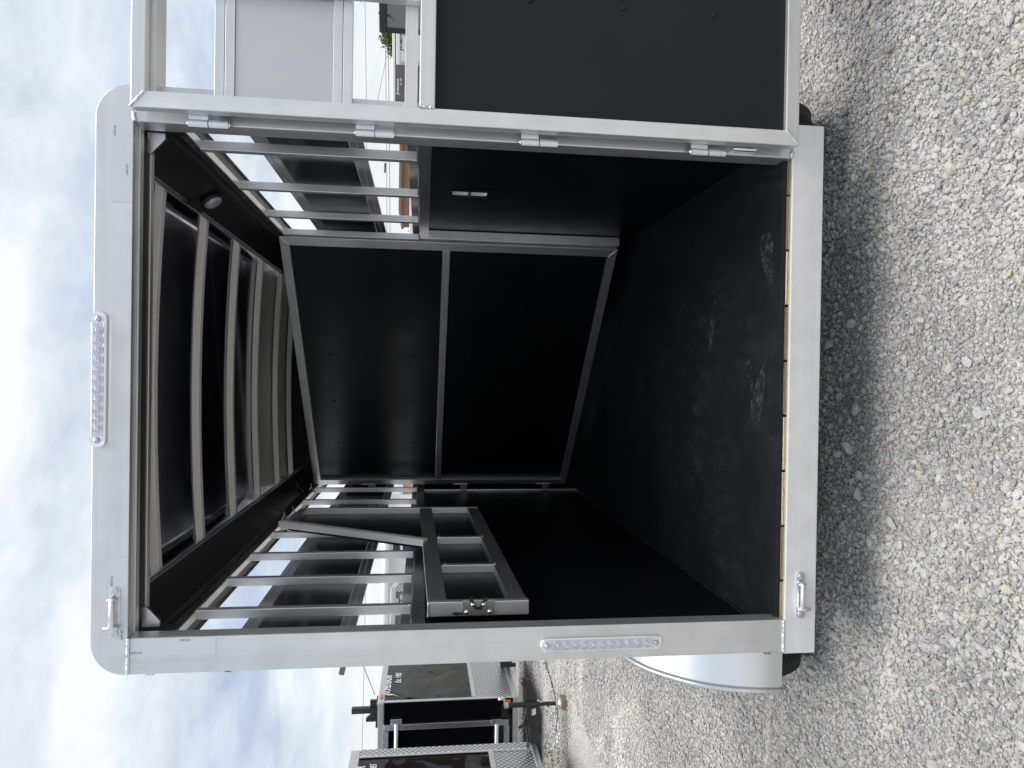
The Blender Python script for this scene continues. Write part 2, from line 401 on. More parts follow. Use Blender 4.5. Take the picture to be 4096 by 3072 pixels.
def bx(name, mat, parent, *a, bev=0.0, **k):
    b = B(); box(b, *a, bev=bev); return obj(name, b, mat, parent, **k)
def br_(name, mat, parent, p, q, w, h, up=(0, 0, 1), bev=0.0, **k):
    b = B(); bar(b, p, q, w, h, up, bev); return obj(name, b, mat, parent, **k)
def thing(name, label, cat, loc=(0, 0, 0), group=None):
    o = bpy.data.objects.new(name, None); C.objects.link(o); o.location = loc; ORG[o] = V(loc); o.empty_display_size = 0.2
    o['label'] = label; o['category'] = cat
    if group: o['group'] = group
    return o
def tag(o, label, cat, group=None, kind=None):
    o['label'] = label; o['category'] = cat
    if group: o['group'] = group
    if kind: o['kind'] = kind
    return o
def text(name, s, mat, parent, pos, right, up, size, shear=0.0, bold=0.0, align='LEFT', sx_=1.0, th=0.002):
    cu = bpy.data.curves.new('t', 'FONT'); cu.body = s; cu.size = size; cu.shear = shear; cu.extrude = 0.0; cu.offset = bold; cu.align_x = align; cu.resolution_u = 3
    to = bpy.data.objects.new('t', cu); me = bpy.data.meshes.new_from_object(to); bpy.data.objects.remove(to)
    me.name = name
    r, u = V(right).normalized(), V(up).normalized(); n = r.cross(u).normalized()
    M = Matrix((r*sx_, u, n)).transposed().to_4x4(); M.translation = V(pos)+n*th
    me.transform(M)
    return link(name, me, mat, parent)
def logo(parent, mat, pos, right, up, width, h, sub=True, gap=0.003):
    """big slanted H with a pointed tail, then the rest of the word, and the founding line under it"""
    r, u = V(right).normalized(), V(up).normalized(); n = r.cross(u).normalized(); p = V(pos)+n*gap; hw = width*0.13
    b = B()
    for poly in ([(-0.05, 0), (0.22, 0), (0.52, 1.28), (0.24, 1.28)], [(0.56, 0), (0.84, 0), (1.10, 1.1), (0.82, 1.1)],
                 [(0.12, 0.46), (0.88, 0.46), (0.94, 0.72), (0.18, 0.72)], [(0.0, 1.05), (0.24, 1.28), (0.52, 1.28), (0.1, 0.9)],
                 [(-0.05, 0), (0.22, 0), (0.34, -0.28), (0.02, -0.42)], [(0.34, -0.28), (0.02, -0.42), (-0.62, -1.25)]):
        b.faces.new([b.verts.new(p+r*(x*hw)+u*(y*h)) for x, y in poly])
    obj('logo_initial', b, mat, parent)
    text('lettering', 'OMESTEADER', mat, parent, p+r*(1.12*hw), r, u, h*1.38, 0.16, 0.035*h, sx_=(width-1.1*hw)/(h*1.38*7.3), th=0.0)
    if sub: text('lettering', 'Est. 1985', mat, parent, p+r*(width*0.5)-u*(h*1.35), r, u, h*1.15, 0.35, 0.012*h, sx_=max(0.8, width*0.5/(h*1.15*4.6)), th=0.0)

# ================================================================== GROUND
def gh(x, y):
    """height of the yard: flat under the trailer, slightly higher to the left"""
    t_ = min(1, max(0, (-x-1.8)/1.6)); t_ = t_*t_*(3-2*t_)
    d = 0.012*noise.noise(V((x*0.9, y*0.9, 0)))+0.006*noise.noise(V((x*3, y*3, 5)))
    far = max(0.0, 1-max(abs(x)-12, abs(y)-12, 0)/10)
    return G+0.09*t_*far+d*far
def grid(name, xs, ys, mat, **k):
    me = bpy.data.meshes.new(name); vs2 = [(x, y, gh(x, y)) for y in ys for x in xs]; nx = len(xs)
    fs = [(j*nx+i, j*nx+i+1, (j+1)*nx+i+1, (j+1)*nx+i) for j in range(len(ys)-1) for i in range(nx-1)]
    me.from_pydata(vs2, [], fs); return link(name, me, mat, smooth=True)
def axis(fine, lo, hi, step):
    a = [-600, -200, -80, -40, -25, -18]; n = int((hi-lo)/step)
    return a+[lo+i*step for i in range(n+1)]+[25, 40, 80, 200, 600]
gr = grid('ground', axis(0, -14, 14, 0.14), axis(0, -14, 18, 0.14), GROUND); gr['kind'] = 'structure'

# stones: real geometry, scattered by geometry nodes
rocks = bpy.data.collections.new('rock_shapes')
for i in range(10):
    b = B(); bmesh.ops.create_icosphere(b, subdivisions=2, radius=1.0)
    s = V((random.uniform(0.8, 1.25), random.uniform(0.65, 1.0), random.uniform(0.5, 0.8)))
    cuts = [(V((random.gauss(0, 1), random.gauss(0, 1), random.gauss(0, 1))).normalized(), random.uniform(0.5, 0.85)) for _ in range(9)]
    for v in b.verts:
        for n_, d_ in cuts:
            e_ = v.co.dot(n_)-d_
            if e_ > 0: v.co -= n_*e_*0.92
        v.co *= 1+0.12*noise.noise(v.co*1.7+V((i*7, 0, 0)))
        v.co = V((v.co.x*s.x, v.co.y*s.y, v.co.z*s.z+0.38))
    me = bpy.data.meshes.new('rock'); b.to_mesh(me); b.free(); me.materials.append(STONE)
    for p in me.polygons: p.use_smooth = False
    rocks.objects.link(bpy.data.objects.new('rock', me))
def scatter(o, layers, seed):
    ng = bpy.data.node_groups.new('scatter_stones', 'GeometryNodeTree')
    ng.interface.new_socket('Geometry', in_out='INPUT', socket_type='NodeSocketGeometry'); ng.interface.new_socket('Geometry', in_out='OUTPUT', socket_type='NodeSocketGeometry')
    gi = ng.nodes.new('NodeGroupInput'); go = ng.nodes.new('NodeGroupOutput'); jn = ng.nodes.new('GeometryNodeJoinGeometry')
    ci = ng.nodes.new('GeometryNodeCollectionInfo'); ci.inputs['Collection'].default_value = rocks; ci.inputs['Separate Children'].default_value = True; ci.inputs['Reset Children'].default_value = True
    pos = ng.nodes.new('GeometryNodeInputPosition')
    for li, (dens, s0, s1, patch, inv) in enumerate(layers):
        dp = ng.nodes.new('GeometryNodeDistributePointsOnFaces'); dp.distribute_method = 'RANDOM'; dp.inputs['Seed'].default_value = seed+li
        nz = ng.nodes.new('ShaderNodeTexNoise'); nz.inputs['Scale'].default_value = 1.7; nz.inputs['Detail'].default_value = 3
        ng.links.new(pos.outputs[0], nz.inputs['Vector'])
        mr = ng.nodes.new('ShaderNodeMapRange'); ng.links.new(nz.outputs[0], mr.inputs[0])
        mr.inputs[1].default_value = 0.38; mr.inputs[2].default_value = 0.60
        mr.inputs[3].default_value = dens*(patch if not inv else 1); mr.inputs[4].default_value = dens*(1 if not inv else patch)
        ng.links.new(mr.outputs[0], dp.inputs['Density']); ng.links.new(gi.outputs[0], dp.inputs['Mesh'])
        ip = ng.nodes.new('GeometryNodeInstanceOnPoints'); ip.inputs['Pick Instance'].default_value = True
        ng.links.new(dp.outputs['Points'], ip.inputs['Points']); ng.links.new(ci.outputs[0], ip.inputs['Instance'])
        rv = ng.nodes.new('FunctionNodeRandomValue'); rv.data_type = 'FLOAT_VECTOR'; rv.inputs[0].default_value = (-0.5, -0.5, 0); rv.inputs[1].default_value = (0.5, 0.5, 6.28); rv.inputs['Seed'].default_value = 11+li
        rs = ng.nodes.new('FunctionNodeRandomValue'); rs.data_type = 'FLOAT'; rs.inputs['Seed'].default_value = 21+li
        rs.inputs[2].default_value = 0; rs.inputs[3].default_value = 1
        pw = ng.nodes.new('ShaderNodeMath'); pw.operation = 'POWER'; pw.inputs[1].default_value = 2.0; ng.links.new(rs.outputs[1], pw.inputs[0])
        ms = ng.nodes.new('ShaderNodeMapRange'); ng.links.new(pw.outputs[0], ms.inputs[0]); ms.inputs[3].default_value = s0; ms.inputs[4].default_value = s1
        ng.links.new(rv.outputs[0], ip.inputs['Rotation']); ng.links.new(ms.outputs[0], ip.inputs['Scale'])
        ng.links.new(ip.outputs[0], jn.inputs[0])
    ng.links.new(jn.outputs[0], go.inputs[0])
    md = o.modifiers.new('scatter', 'NODES'); md.node_group = ng
def rng(a, b_, s): n = int((b_-a)/s); return [a+i*s for i in range(n+1)]
g1 = grid('gravel', rng(-2.8, 2.6, 0.1), rng(-1.1, 0.95, 0.1), None)
scatter(g1, [(8000, 0.0026, 0.006, 0.9, False), (6500, 0.0055, 0.0105, 0.4, False), (2900, 0.0090, 0.0165, 0.12, False), (60, 0.016, 0.028, 0.8, False)], 3)
tag(g1, 'loose grey and buff limestone chippings behind the trailer bumper', 'gravel', kind='stuff')
g2 = grid('gravel', rng(-3.4, -1.0, 0.1), rng(0.95, 5.0, 0.1), None)
scatter(g2, [(4200, 0.006, 0.011, 0.7, False), (1800, 0.010, 0.018, 0.6, False)], 13)
tag(g2, 'pale gravel of the yard beside the trailer fender, up to the tongue jack', 'gravel', kind='stuff')
g3 = grid('gravel', rng(-7.0, -2.0, 0.25), rng(5.0, 9.0, 0.25), None)
scatter(g3, [(900, 0.009, 0.018, 0.6, False)], 23)
tag(g3, 'pale gravel in front of the two black cargo trailers', 'gravel', kind='stuff')

# ================================================================== LIVESTOCK TRAILER
XL, XR = -0.952, 0.903        # outer sides
XIL, XIR = -0.836, 0.788      # opening
ZB, ZH, ZT = -1.276, 0.911, 1.023
LEN = 4.1
T = thing('livestock_trailer', 'aluminium livestock trailer with black lining, seen from behind with its rear gate open', 'trailer', (-0.025, 0.0, G))
# --- header with rounded corners
b = B(); rr = 0.105
pts = [(XL, ZH)]
for k in range(9): a = pi-k*pi/16; pts.append((XL+rr+cos(a)*rr, ZT-rr+sin(a)*rr))
for k in range(9): a = pi/2-k*pi/16; pts.append((XR-rr+cos(a)*rr, ZT-rr+sin(a)*rr))
pts.append((XR, ZH))
prism(b, [(x, 0, z) for x, z in pts], (0, 0.066, 0))
hd = obj('header_beam', b, ALX, T)
m_ = hd.modifiers.new('bevel', 'BEVEL'); m_.width = 0.002; m_.segments = 2; m_.limit_method = 'ANGLE'
bx('seal_strip', RUBBER, T, XIL+0.02, XIR-0.02, 0.068, 0.120, ZH-0.004, ZH+0.04)
bx('inner_lip', ALX, T, XIL+0.02, XIR-0.02, 0.122, 0.150, ZH-0.010, ZH+0.05, bev=0.002)
bx('door_channel', ALX, T, XIL, XIR, 0.040, 0.0665, ZH-0.007, ZH-0.0005)
# --- posts, bumper
bx('corner_post', ALZ, T, XL, XIL, 0.0, 0.066, ZB+0.0005, ZH-0.0005, bev=0.004)
bx('corner_post', ALZ, T, XIR, XR, 0.0, 0.085, ZB+0.0005, ZH-0.0005, bev=0.004)
bx('rear_bumper', ALBX, T, XL-0.004, XR+0.004, -0.004, 0.011, -1.392, ZB, bev=0.003)
bx('bumper_ledge', ALX, T, XL, XR, 0.024, 0.30, -1.392, -1.318)
# weld beads
b = B()
bead(b, (XL+0.002, -0.001, ZH), (XIL, -0.001, ZH-0.002), 0.006)
bead(b, (XL+0.002, -0.003, ZB+0.002), (XIL, -0.003, ZB+0.002), 0.005)
bead(b, (XIR, -0.001, ZH-0.004), (XIR+0.03, -0.001, ZH), 0.006)
bead(b, (XIR, -0.003, ZB+0.004), (XIR+0.02, -0.003, ZB+0.002), 0.006)
for x0, x1 in ((XIL+0.03, XIL+0.18), (-0.45, -0.28), (0.05, 0.24), (0.52, 0.72)): bead(b, (x0, 0.067, ZH-0.002), (x1, 0.067, ZH-0.002), 0.003)
bead(b, (XIL+0.02, 0.122, ZH-0.012), (XIL+0.02, 0.122, ZH-0.05), 0.008)
obj('weld_bead', b, ALW, T, smooth=True)
# gusset plates in the upper corners of the opening
for s_, xx in ((1, XIL), (-1, XIR)):
    b = B(); prism(b, [(xx, 0.10, ZH-0.005), (xx+s_*0.065, 0.10, ZH-0.005), (xx+s_*0.065, 0.10, ZH-0.02), (xx+s_*0.02, 0.10, ZH-0.06), (xx, 0.10, ZH-0.06)], (0, 0.012, 0)); obj('gusset', b, ALW, T)
# --- floor
FZ = -1.259
nb = 9; x0 = -0.905; x1 = 0.865; pw_ = (x1-x0)/nb
for i in range(nb):
    jy = random.uniform(-0.004, 0.006)
    bx('floor_plank', WOOD, T, x0+i*pw_+0.004, x0+(i+1)*pw_-0.004, 0.032+jy, LEN, -1.316, FZ-0.0155+random.uniform(-0.0015, 0.0005), bev=0.002)
for y0_, y1_ in ((0.028, 1.279), (1.2798, 2.5), (2.5008, LEN)):
    bx('rubber_mat', FLOOR, T, -0.90, 0.858, y0_, y1_, FZ-0.0145, FZ, bev=0.0008)
# dusty shoe prints (thin dust lying on the mat)
def shoe(cx_, cy_, ang, L=0.26, w=0.10, heel=False):
    prof = [(-0.5, 0.12), (-0.38, 0.35), (-0.2, 0.62), (0.0, 0.85), (0.2, 1.0), (0.36, 0.9), (0.46, 0.6), (0.5, 0.25)]
    b = B(); ca, sa = cos(ang), sin(ang)
    def pt(a, c_): return (cx_+a*ca-c_*sa, cy_+a*sa+c_*ca, FZ+0.0008)
    pl = [(t_*L, h_*w/2*random.uniform(0.85, 1.1)) for t_, h_ in prof]+[(t_*L, -h_*w/2*random.uniform(0.7, 1.1)) for t_, h_ in reversed(prof)]
    b.faces.new([b.verts.new(pt(a, c_)) for a, c_ in pl])
    obj('shoe_print', b, DUST, T)
for X_, Y_, a_, L_, w_ in ((2850, 1300, 2.9, 0.22, 0.07), (3072, 1040, 0.25, 0.22, 0.10), (3035, 1575, 2.8, 0.25, 0.10), (3000, 1500, 0.3, 0.14, 0.05)):
    p = atz(X_, Y_, FZ); shoe(p.x, p.y, a_, L_, w_)
# --- side walls
WI_R, WI_L = 0.862, -0.908    # lining
ZSILL = 0.033
def plate_hole(bm, x0, x1, y0, y1, z0, z1, a0, a1, c0, c1):
    o_ = [(y0, z0), (y1, z0), (y1, z1), (y0, z1)]; i_ = [(a0, c0), (a1, c0), (a1, c1), (a0, c1)]
    L = {}
    for k, x in enumerate((x0, x1)):
        L[k, 0] = [bm.verts.new((x, y, z)) for y, z in o_]; L[k, 1] = [bm.verts.new((x, y, z)) for y, z in i_]
    for q in range(4):
        r_ = (q+1) % 4
        for k in (0, 1): bm.faces.new((L[k, 0][q], L[k, 0][r_], L[k, 1][r_], L[k, 1][q]))
        for m in (0, 1): bm.faces.new((L[0, m][q], L[0, m][r_], L[1, m][r_], L[1, m][q]))
SLOT = (0.925, 1.030, -0.285, -0.122)
def side(s, xi, xo, xb, bars, seam):
    # s=+1 right, -1 left; xi lining, xo outer face, xb inner face of bars
    a_, c_ = sorted((xi, xo))
    # lining panels (the left wall shows a seam)
    ys_ = [0.067, *seam, LEN]
    for j in range(len(ys_)-1):
        if s < 0: bx('lining_panel', LINING, T, *sorted((xi, xi+s*0.006)), ys_[j]+(0.001 if j else 0.02), ys_[j+1]-0.001, FZ-0.02, -0.022)
        else: b = B(); plate_hole(b, xi, xi+0.006, 0.087, LEN-0.001, FZ-0.02, -0.022, *SLOT); obj('lining_panel', b, LINING, T)
    if s < 0: bx('outer_skin', SKIN, T, *sorted((xi+s*0.008, xo)), 0.087, LEN, -1.39, 0.031, bev=0.002)
    else: b = B(); plate_hole(b, xi+0.008, xo, 0.087, LEN, -1.39, 0.031, *SLOT); obj('outer_skin', b, SKIN, T)
    bx('floor_edge_strip', ALY, T, *sorted((xi-s*0.002, xi-s*0.0005)), 0.09, LEN, FZ, FZ+0.003)
    bx('window_sill', ALC, T, *sorted((xi-s*0.018, xi+s*0.0045)), 0.068, LEN, -0.021, ZSILL, bev=0.002)
    # slab between the two air gaps, flush with the outer skin
    for z0, z1 in ((0.622, 0.650), (0.593, 0.621), (0.265, 0.293), (0.236, 0.264)):
        bx('slat_rail', ALY, T, *sorted((xo-s*0.012, xo)), 0.088, LEN, z0+0.0005, z1-0.0005, bev=0.0012)
    bx('slat_rail', ALY, T, *sorted((xi+s*0.006, xo-s*0.001)), 0.088, LEN, ZSILL+0.001, 0.073, bev=0.0015)
    bx('slat_panel', SLABIN, T, *sorted((xo-s*0.010, xo-s*0.004)), 0.088, LEN, 0.294, 0.592)
    bx('window_head', ALC, T, *sorted((xb+s*0.006, xb+s*0.036)), 0.088, LEN, 0.7965, 0.8055, bev=0.002)
    b = B(); prism(b, [(xb+s*0.037, 0.088, 0.800), (xo, 0.088, 0.816), (xo, 0.088, 0.826), (xb+s*0.037, 0.088, 0.8055)], (0, LEN-0.088, 0)); obj('head_flange', b, ALD, T)
    for y in bars:
        bx('window_bar', ALZ, T, *sorted((xb, xb+s*0.034)), y-0.017, y+0.017, ZSILL+0.001, 0.800, bev=0.003)
    b = B()
    for y in bars: bead(b, (xb+s*0.002, y-0.015, ZSILL+0.003), (xb+s*0.002, y+0.015, ZSILL+0.003), 0.004)
    obj('weld_bead', b, ALW, T, smooth=True)
    # coved upper panel
    cvx = [(xb+s*0.004, 0.806), (xb-s*0.001, 0.850), (xb-s*0.002, 0.856), (xb-s*0.078, 0.984), (xb-s*0.085, 0.990)]
    b = B()
    for j in range(len(cvx)-1):
        (xa, za), (xc, zc) = cvx[j], cvx[j+1]
        f_ = [b.verts.new(q) for q in ((xa, 0.152, za), (xa, LEN, za), (xc, LEN, zc), (xc, 0.152, zc))]; b.faces.new(f_)
    bmesh.ops.remove_doubles(b, verts=b.verts, dist=1e-5)
    o = obj('cove_panel', b, COVE, T)
    sm = o.modifiers.new('thick', 'SOLIDIFY'); sm.thickness = 0.003; sm.offset = 0
    for dz in (0, 0.014): br_('cove_rail', ALC, T, (xb-s*(0.080+dz), 0.153, 0.984+dz*0.2), (xb-s*(0.080+dz), LEN, 0.984+dz*0.2), 0.006, 0.007)
    br_('cove_seam', LINING, T, (xb-s*0.001, 0.16, 0.838), (xb-s*0.001, LEN, 0.838), 0.004, 0.022)
    # outer roof side and curved shell
    b = B(); xs_ = [(xo, 0.806)]+[(xo-s*0.10+s*cos(k*pi/12)*0.10, 0.905+sin(k*pi/12)*0.10) for k in range(7)]
    prism(b, [(x, 0.088, z) for x, z in xs_]+[(x-s*0.006, 0.088, z-0.004) for x, z in reversed(xs_)], (0, LEN-0.088, 0)); obj('roof_side', b, SKIN, T)
side(1, WI_R, 0.895, 0.798, (0.305, 0.83, 1.36, 1.815, 2.35, 2.9, 3.45), ())
side(-1, WI_L, -0.945, -0.846, (0.31, 0.715, 1.13, 1.60, 2.10, 2.61, 3.14, 3.6), (2.46,))
# --- roof
def arch(x, c0=1.008, rise=0.028): u_ = (x+0.025)/0.76; return c0+rise*(1-u_*u_)
xs = [-0.785+i*(0.745+0.785)/16 for i in range(17)]
b = B()
for j in range(16):
    b.faces.new([b.verts.new(q) for q in ((xs[j], 0.152, arch(xs[j], 1.030)), (xs[j], LEN, arch(xs[j], 1.030)), (xs[j+1], LEN, arch(xs[j+1], 1.030)), (xs[j+1], 0.152, arch(xs[j+1], 1.030)))])
bmesh.ops.remove_doubles(b, verts=b.verts, dist=1e-5)
o = obj('ceiling_skin', b, CEIL, T, smooth=True); sm = o.modifiers.new('thick', 'SOLIDIFY'); sm.thickness = 0.003; sm.offset = 1
b = B()
xs2 = [-0.86+i*(0.81+0.86)/16 for i in range(17)]
prism(b, [(x, 0.152, arch(x*0.9, 1.040, 0.045)) for x in xs2]+[(x, 0.152, arch(x*0.9, 1.040, 0.045)+0.006) for x in reversed(xs2)], (0, LEN-0.152, 0)); obj('roof_skin', b, SKIN, T)
for yb in (0.19, 0.53, 1.08, 1.66, 2.23, 2.84, 3.35):
    b = B(); n = 16
    for (dy0, dy1, dz0, dz1) in ((-0.019, 0.019, -0.033, 0.0),):
        rows = []
        for x in xs:
            z = arch(x, 1.028)
            rows.append([b.verts.new((x, yb+a, z+c)) for a, c in ((dy0, dz0), (dy1, dz0), (dy1, dz1), (dy0, dz1))])
        for j in range(n):
            for k in range(4): b.faces.new((rows[j][k], rows[j][(k+1) % 4], rows[j+1][(k+1) % 4], rows[j+1][k]))
        b.faces.new(rows[0]); b.faces.new(rows[-1])
    bo = obj('roof_bow', b, ALM, T)
    bv = bo.modifiers.new('bevel', 'BEVEL'); bv.width = 0.002; bv.segments = 2; bv.limit_method = 'ANGLE'; bv.angle_limit = R(60)
# front wall of the trailer
bx('front_wall', LINING, T, -0.94, 0.89, LEN-0.002, LEN+0.03, -1.39, 1.075)
# --- interior dome light
pl = B(); prism(pl, [(0.800, 0.74, 0.835), (0.796, 0.74, 0.862), (0.708, 0.74, 0.992), (0.722, 0.74, 1.0), (0.81, 0.74, 0.87)], (0, 0.20, 0))
dm = obj('dome_light_box', pl, LINING, T)
b = B(); nrm = V((-0.83, -0.05, -0.56)).normalized(); cpos = V((0.752, 0.83, 0.915))
tube(b, [cpos, cpos+nrm*0.008, cpos+nrm*0.016, cpos+nrm*0.019], [0.046, 0.046, 0.042, 0.03], 24); obj('dome_bezel', b, RUBBER, dm, smooth=True)
b = B(); tube(b, [cpos+nrm*0.010, cpos+nrm*0.022, cpos+nrm*0.031, cpos+nrm*0.035], [0.038, 0.038, 0.030, 0.010], 24); obj('dome_lens', b, plain('dome_lens_grey', (0.45, 0.47, 0.5), 0.15, 0.3), dm, smooth=True)
# --- recessed slot in the right wall
b = B(); plate_hole(b, WI_R-0.004, WI_R-0.0005, 0.915, 1.040, -0.297, -0.110, *SLOT); sl_ = obj('wall_slot', b, LINING, T)
b = B(); tube(b, [(WI_R+0.012, 0.926, -0.205), (WI_R+0.012, 1.029, -0.205)], 0.009, 10); obj('slot_pin', b, ALW, sl_, smooth=True)
# --- inner slant gate
P0, P1 = V((0.800, 1.820, 0)), V((-0.830, 3.280, 0)); gd = (P1-P0).normalized(); gn = V((gd.y, -gd.x, 0))
if gn.y > 0: gn = -gn
GW = (P1-P0).length
def gp(s_, z, o_=0.0): q = P0+gd*s_+gn*o_; return V((q.x, q.y, z))
gt = B(); bar(gt, gp(0.028, -1.152), gp(0.028, 0.824), 0.056, 0.04, gn, 0.003); gate = obj('slant_gate', gt, ALZ, T)
for nm, a_, c_, w_ in (('gate_stile', gp(GW-0.028, -1.152), gp(GW-0.028, 0.824), 0.056),):
    br_(nm, ALZ, gate, a_, c_, w_, 0.04, gn, 0.003)
for z_, w_ in ((0.797, 0.054), (-1.126, 0.052), (-0.126, 0.046)):
    br_('gate_rail', ALX, gate, gp(0.0565, z_), gp(GW-0.0565, z_), w_, 0.038, gn, 0.003)
pan = br_('gate_panel', LINING, gate, gp(0.05, -0.16, -0.012), gp(GW-0.05, -0.16, -0.012), 0.008, 1.94, (0, 0, 1))
b = B()
for s_, z in ((0.471, 0.385), (0.474, 0.068), (0.47, 0.61), (0.892, 0.61), (0.889, 0.384), (0.889, 0.072), (1.318, 0.613), (1.316, 0.384), (1.316, 0.063), (1.741, 0.612), (1.74, 0.387), (1.741, 0.065),
              (0.47, -0.3), (0.47, -0.62), (0.89, -0.3), (0.89, -0.62), (1.32, -0.3), (1.74, -0.3)):
    q = gp(s_, z, -0.008); tube(b, [q, q+gn*0.003, q+gn*0.005], [0.010, 0.009, 0.004], 10)
sc_ = obj('screw_head', b, LINING, gate, smooth=True)
b = B(); bead(b, gp(0.057, -0.103, 0.02), gp(0.057, -0.149, 0.02), 0.004); bead(b, gp(0.003, 0.822, 0.021), gp(0.056, 0.772, 0.021), 0.004); bead(b, gp(0.003, -1.150, 0.021), gp(0.056, -1.10, 0.021), 0.004)
obj('weld_bead', b, ALW, gate, smooth=True)
bx('gate_post', ALZ, T, 0.806, 0.858, 1.805, 1.85, -1.16, 0.032, bev=0.003)
bx('gate_post', ALC, T, -0.905, -0.895, 3.34, 3.352, FZ, -0.022)
for z in (0.411, -0.306, -0.965):
    q = gp(GW+0.012, z)
    h = B(); tube(h, [q+V((0, -0.02, 0.055)), q+V((0, -0.02, -0.055))], 0.011, 10)
    bar(h, q+V((-0.05, -0.01, -0.025)), q+V((0, -0.02, -0.025)), 0.008, 0.05, (0, 0, 1)); bar(h, q+V((0.03, -0.03, 0.03)), q+V((0, -0.02, 0.03)), 0.008, 0.04, (0, 0, 1))
    obj('gate_hinge', h, ALW, gate)
# black padding strap and tie rings at the left cove
for X_, Y_ in ((1243, 1960), (1135, 2078), (1172, 2056)):
    c_ = atx(X_, Y_, -0.84); b = B()
    tube(b, [c_+V((0.028*cos(a)+0.018, 0.028*sin(a), 0.008*sin(a*2))) for a in [k*2*pi/16 for k in range(17)]], 0.004, 8, cap=False)
    bar(b, c_+V((-0.012, -0.012, -0.02)), c_+V((-0.012, 0.012, -0.02)), 0.014, 0.03)
    obj('tie_ring', b, BOLT, T, smooth=True)
b = B(); q0, q1, q2 = atx(1187, 1930, -0.80), atx(1190, 1950, -0.82), atx(1215, 1968, -0.83)
tube(b, [q0, q0.lerp(q1, .5)+V((0, 0, -0.01)), q1, q1.lerp(q2, .6)+V((0, 0, -0.01)), q2], 0.006, 8); obj('wiring_conduit', b, PRINT, T, smooth=True)
# --- folded stall divider on the left wall
NX0, NX1, NY = -0.863, -0.810, 0.205
def dvx(y): return -0.836+(y-0.2)/1.65*0.050      # swings slightly away from the wall
D = bx('stall_divider', ALZ, T, NX0, NX1, NY, NY+0.03, -0.397, -0.029, bev=0.003)
TW = 0.036
def dbar(nm, y0_, z0_, y1_, z1_, h_=0.05, mat=ALY, xo=0.0, w_=TW):
    up_ = V((0, 0, 1)) if abs(y1_-y0_) > abs(z1_-z0_) else V((0, 1, 0))
    return br_(nm, mat, D, (dvx(y0_)+xo, y0_, z0_), (dvx(y1_)+xo, y1_, z1_), w_, h_, up_, 0.003)
dbar('divider_rail', 0.236, -0.063, 1.84, -0.026, 0.07)
dbar('divider_rail', 0.236, -0.362, 1.84, -0.302, 0.066)
for y in (0.70, 1.17): 
    dbar('divider_bar', y, -0.335-0.0+((y-.2)*0.035), y, -0.10+((y-.2)*0.022), 0.032, ALZ)
dbar('divider_bar', 1.86, -0.335, 1.86, 0.69, 0.032, ALZ)
dbar('divider_rail', 1.845, 0.675, 1.50, 0.712, 0.04)
br_('divider_brace', ALB, D, (dvx(1.5)+0.012, 1.51, 0.735), (dvx(1.1)+0.012, 1.09, -0.022), 0.034, 0.044, (0, 1, 0.4), 0.003)
b = B(); prism(b, [(dvx(y)-0.022, y, z) for y, z in ((1.85, 0.67), (1.50, 0.70), (1.09, -0.03), (0.235, -0.06), (0.235, -0.36), (1.85, -0.31))], (0.006, 0, 0)); obj('divider_panel', b, LINING, D)
b = B()
for y, z in ((0.70, -0.32), (0.70, -0.105), (1.17, -0.305), (1.17, -0.09), (0.23, -0.105), (0.23, -0.32)): bead(b, (dvx(y)+0.02, y-0.014, z), (dvx(y)+0.02, y+0.014, z), 0.004)
bead(b, (NX0, NY-0.001, -0.030), (NX1, NY-0.001, -0.030), 0.004)
obj('weld_bead', b, ALW, D, smooth=True)
# slam latch on the near end
LT = B(); box(LT, NX0+0.002, NX1+0.006, NY-0.006, NY-0.0005, -0.268, -0.152, 0.0015); latch = obj('slam_latch', LT, ZINC, D)
b = B()
for dx, z in ((0.016, -0.168), (0.016, -0.252), (0.042, -0.190), (0.042, -0.230)): tube(b, [(NX0+dx, NY-0.006, z), (NX0+dx, NY-0.011, z), (NX0+dx, NY-0.013, z)], [0.0085, 0.0075, 0.004], 14)
obj('latch_bolt', b, CHROME, latch, smooth=True)
b = B()
prism(b, [(NX0+0.032, NY-0.008, -0.210+s_*0.002) if False else p for p in ()] or [(NX1-0.020, NY-0.0085, -0.205), (NX1+0.018, NY-0.0085, -0.186), (NX1+0.016, NY-0.0085, -0.178), (NX1+0.004, NY-0.0085, -0.176), (NX1-0.003, NY-0.0085, -0.190), (NX1-0.024, NY-0.0085, -0.198)], (0, 0.004, 0))
prism(b, [(NX1-0.020, NY-0.0085, -0.215), (NX1+0.018, NY-0.0085, -0.234), (NX1+0.016, NY-0.0085, -0.242), (NX1+0.004, NY-0.0085, -0.244), (NX1-0.003, NY-0.0085, -0.230), (NX1-0.024, NY-0.0085, -0.222)], (0, 0.004, 0))
box(b, NX1-0.028, NX1-0.018, NY-0.0088, NY-0.004, -0.224, -0.196)
obj('latch_claw', b, RUBBER, latch)
b = B(); tube(b, [(NX0+0.012, NY-0.005, -0.152), (NX0+0.012, NY-0.005, -0.140), (NX0+0.012, NY-0.005, -0.138), (NX0+0.012, NY-0.005, -0.118)], [0.004, 0.004, 0.006, 0.005], 8); obj('latch_lever', b, RUBBER, latch)
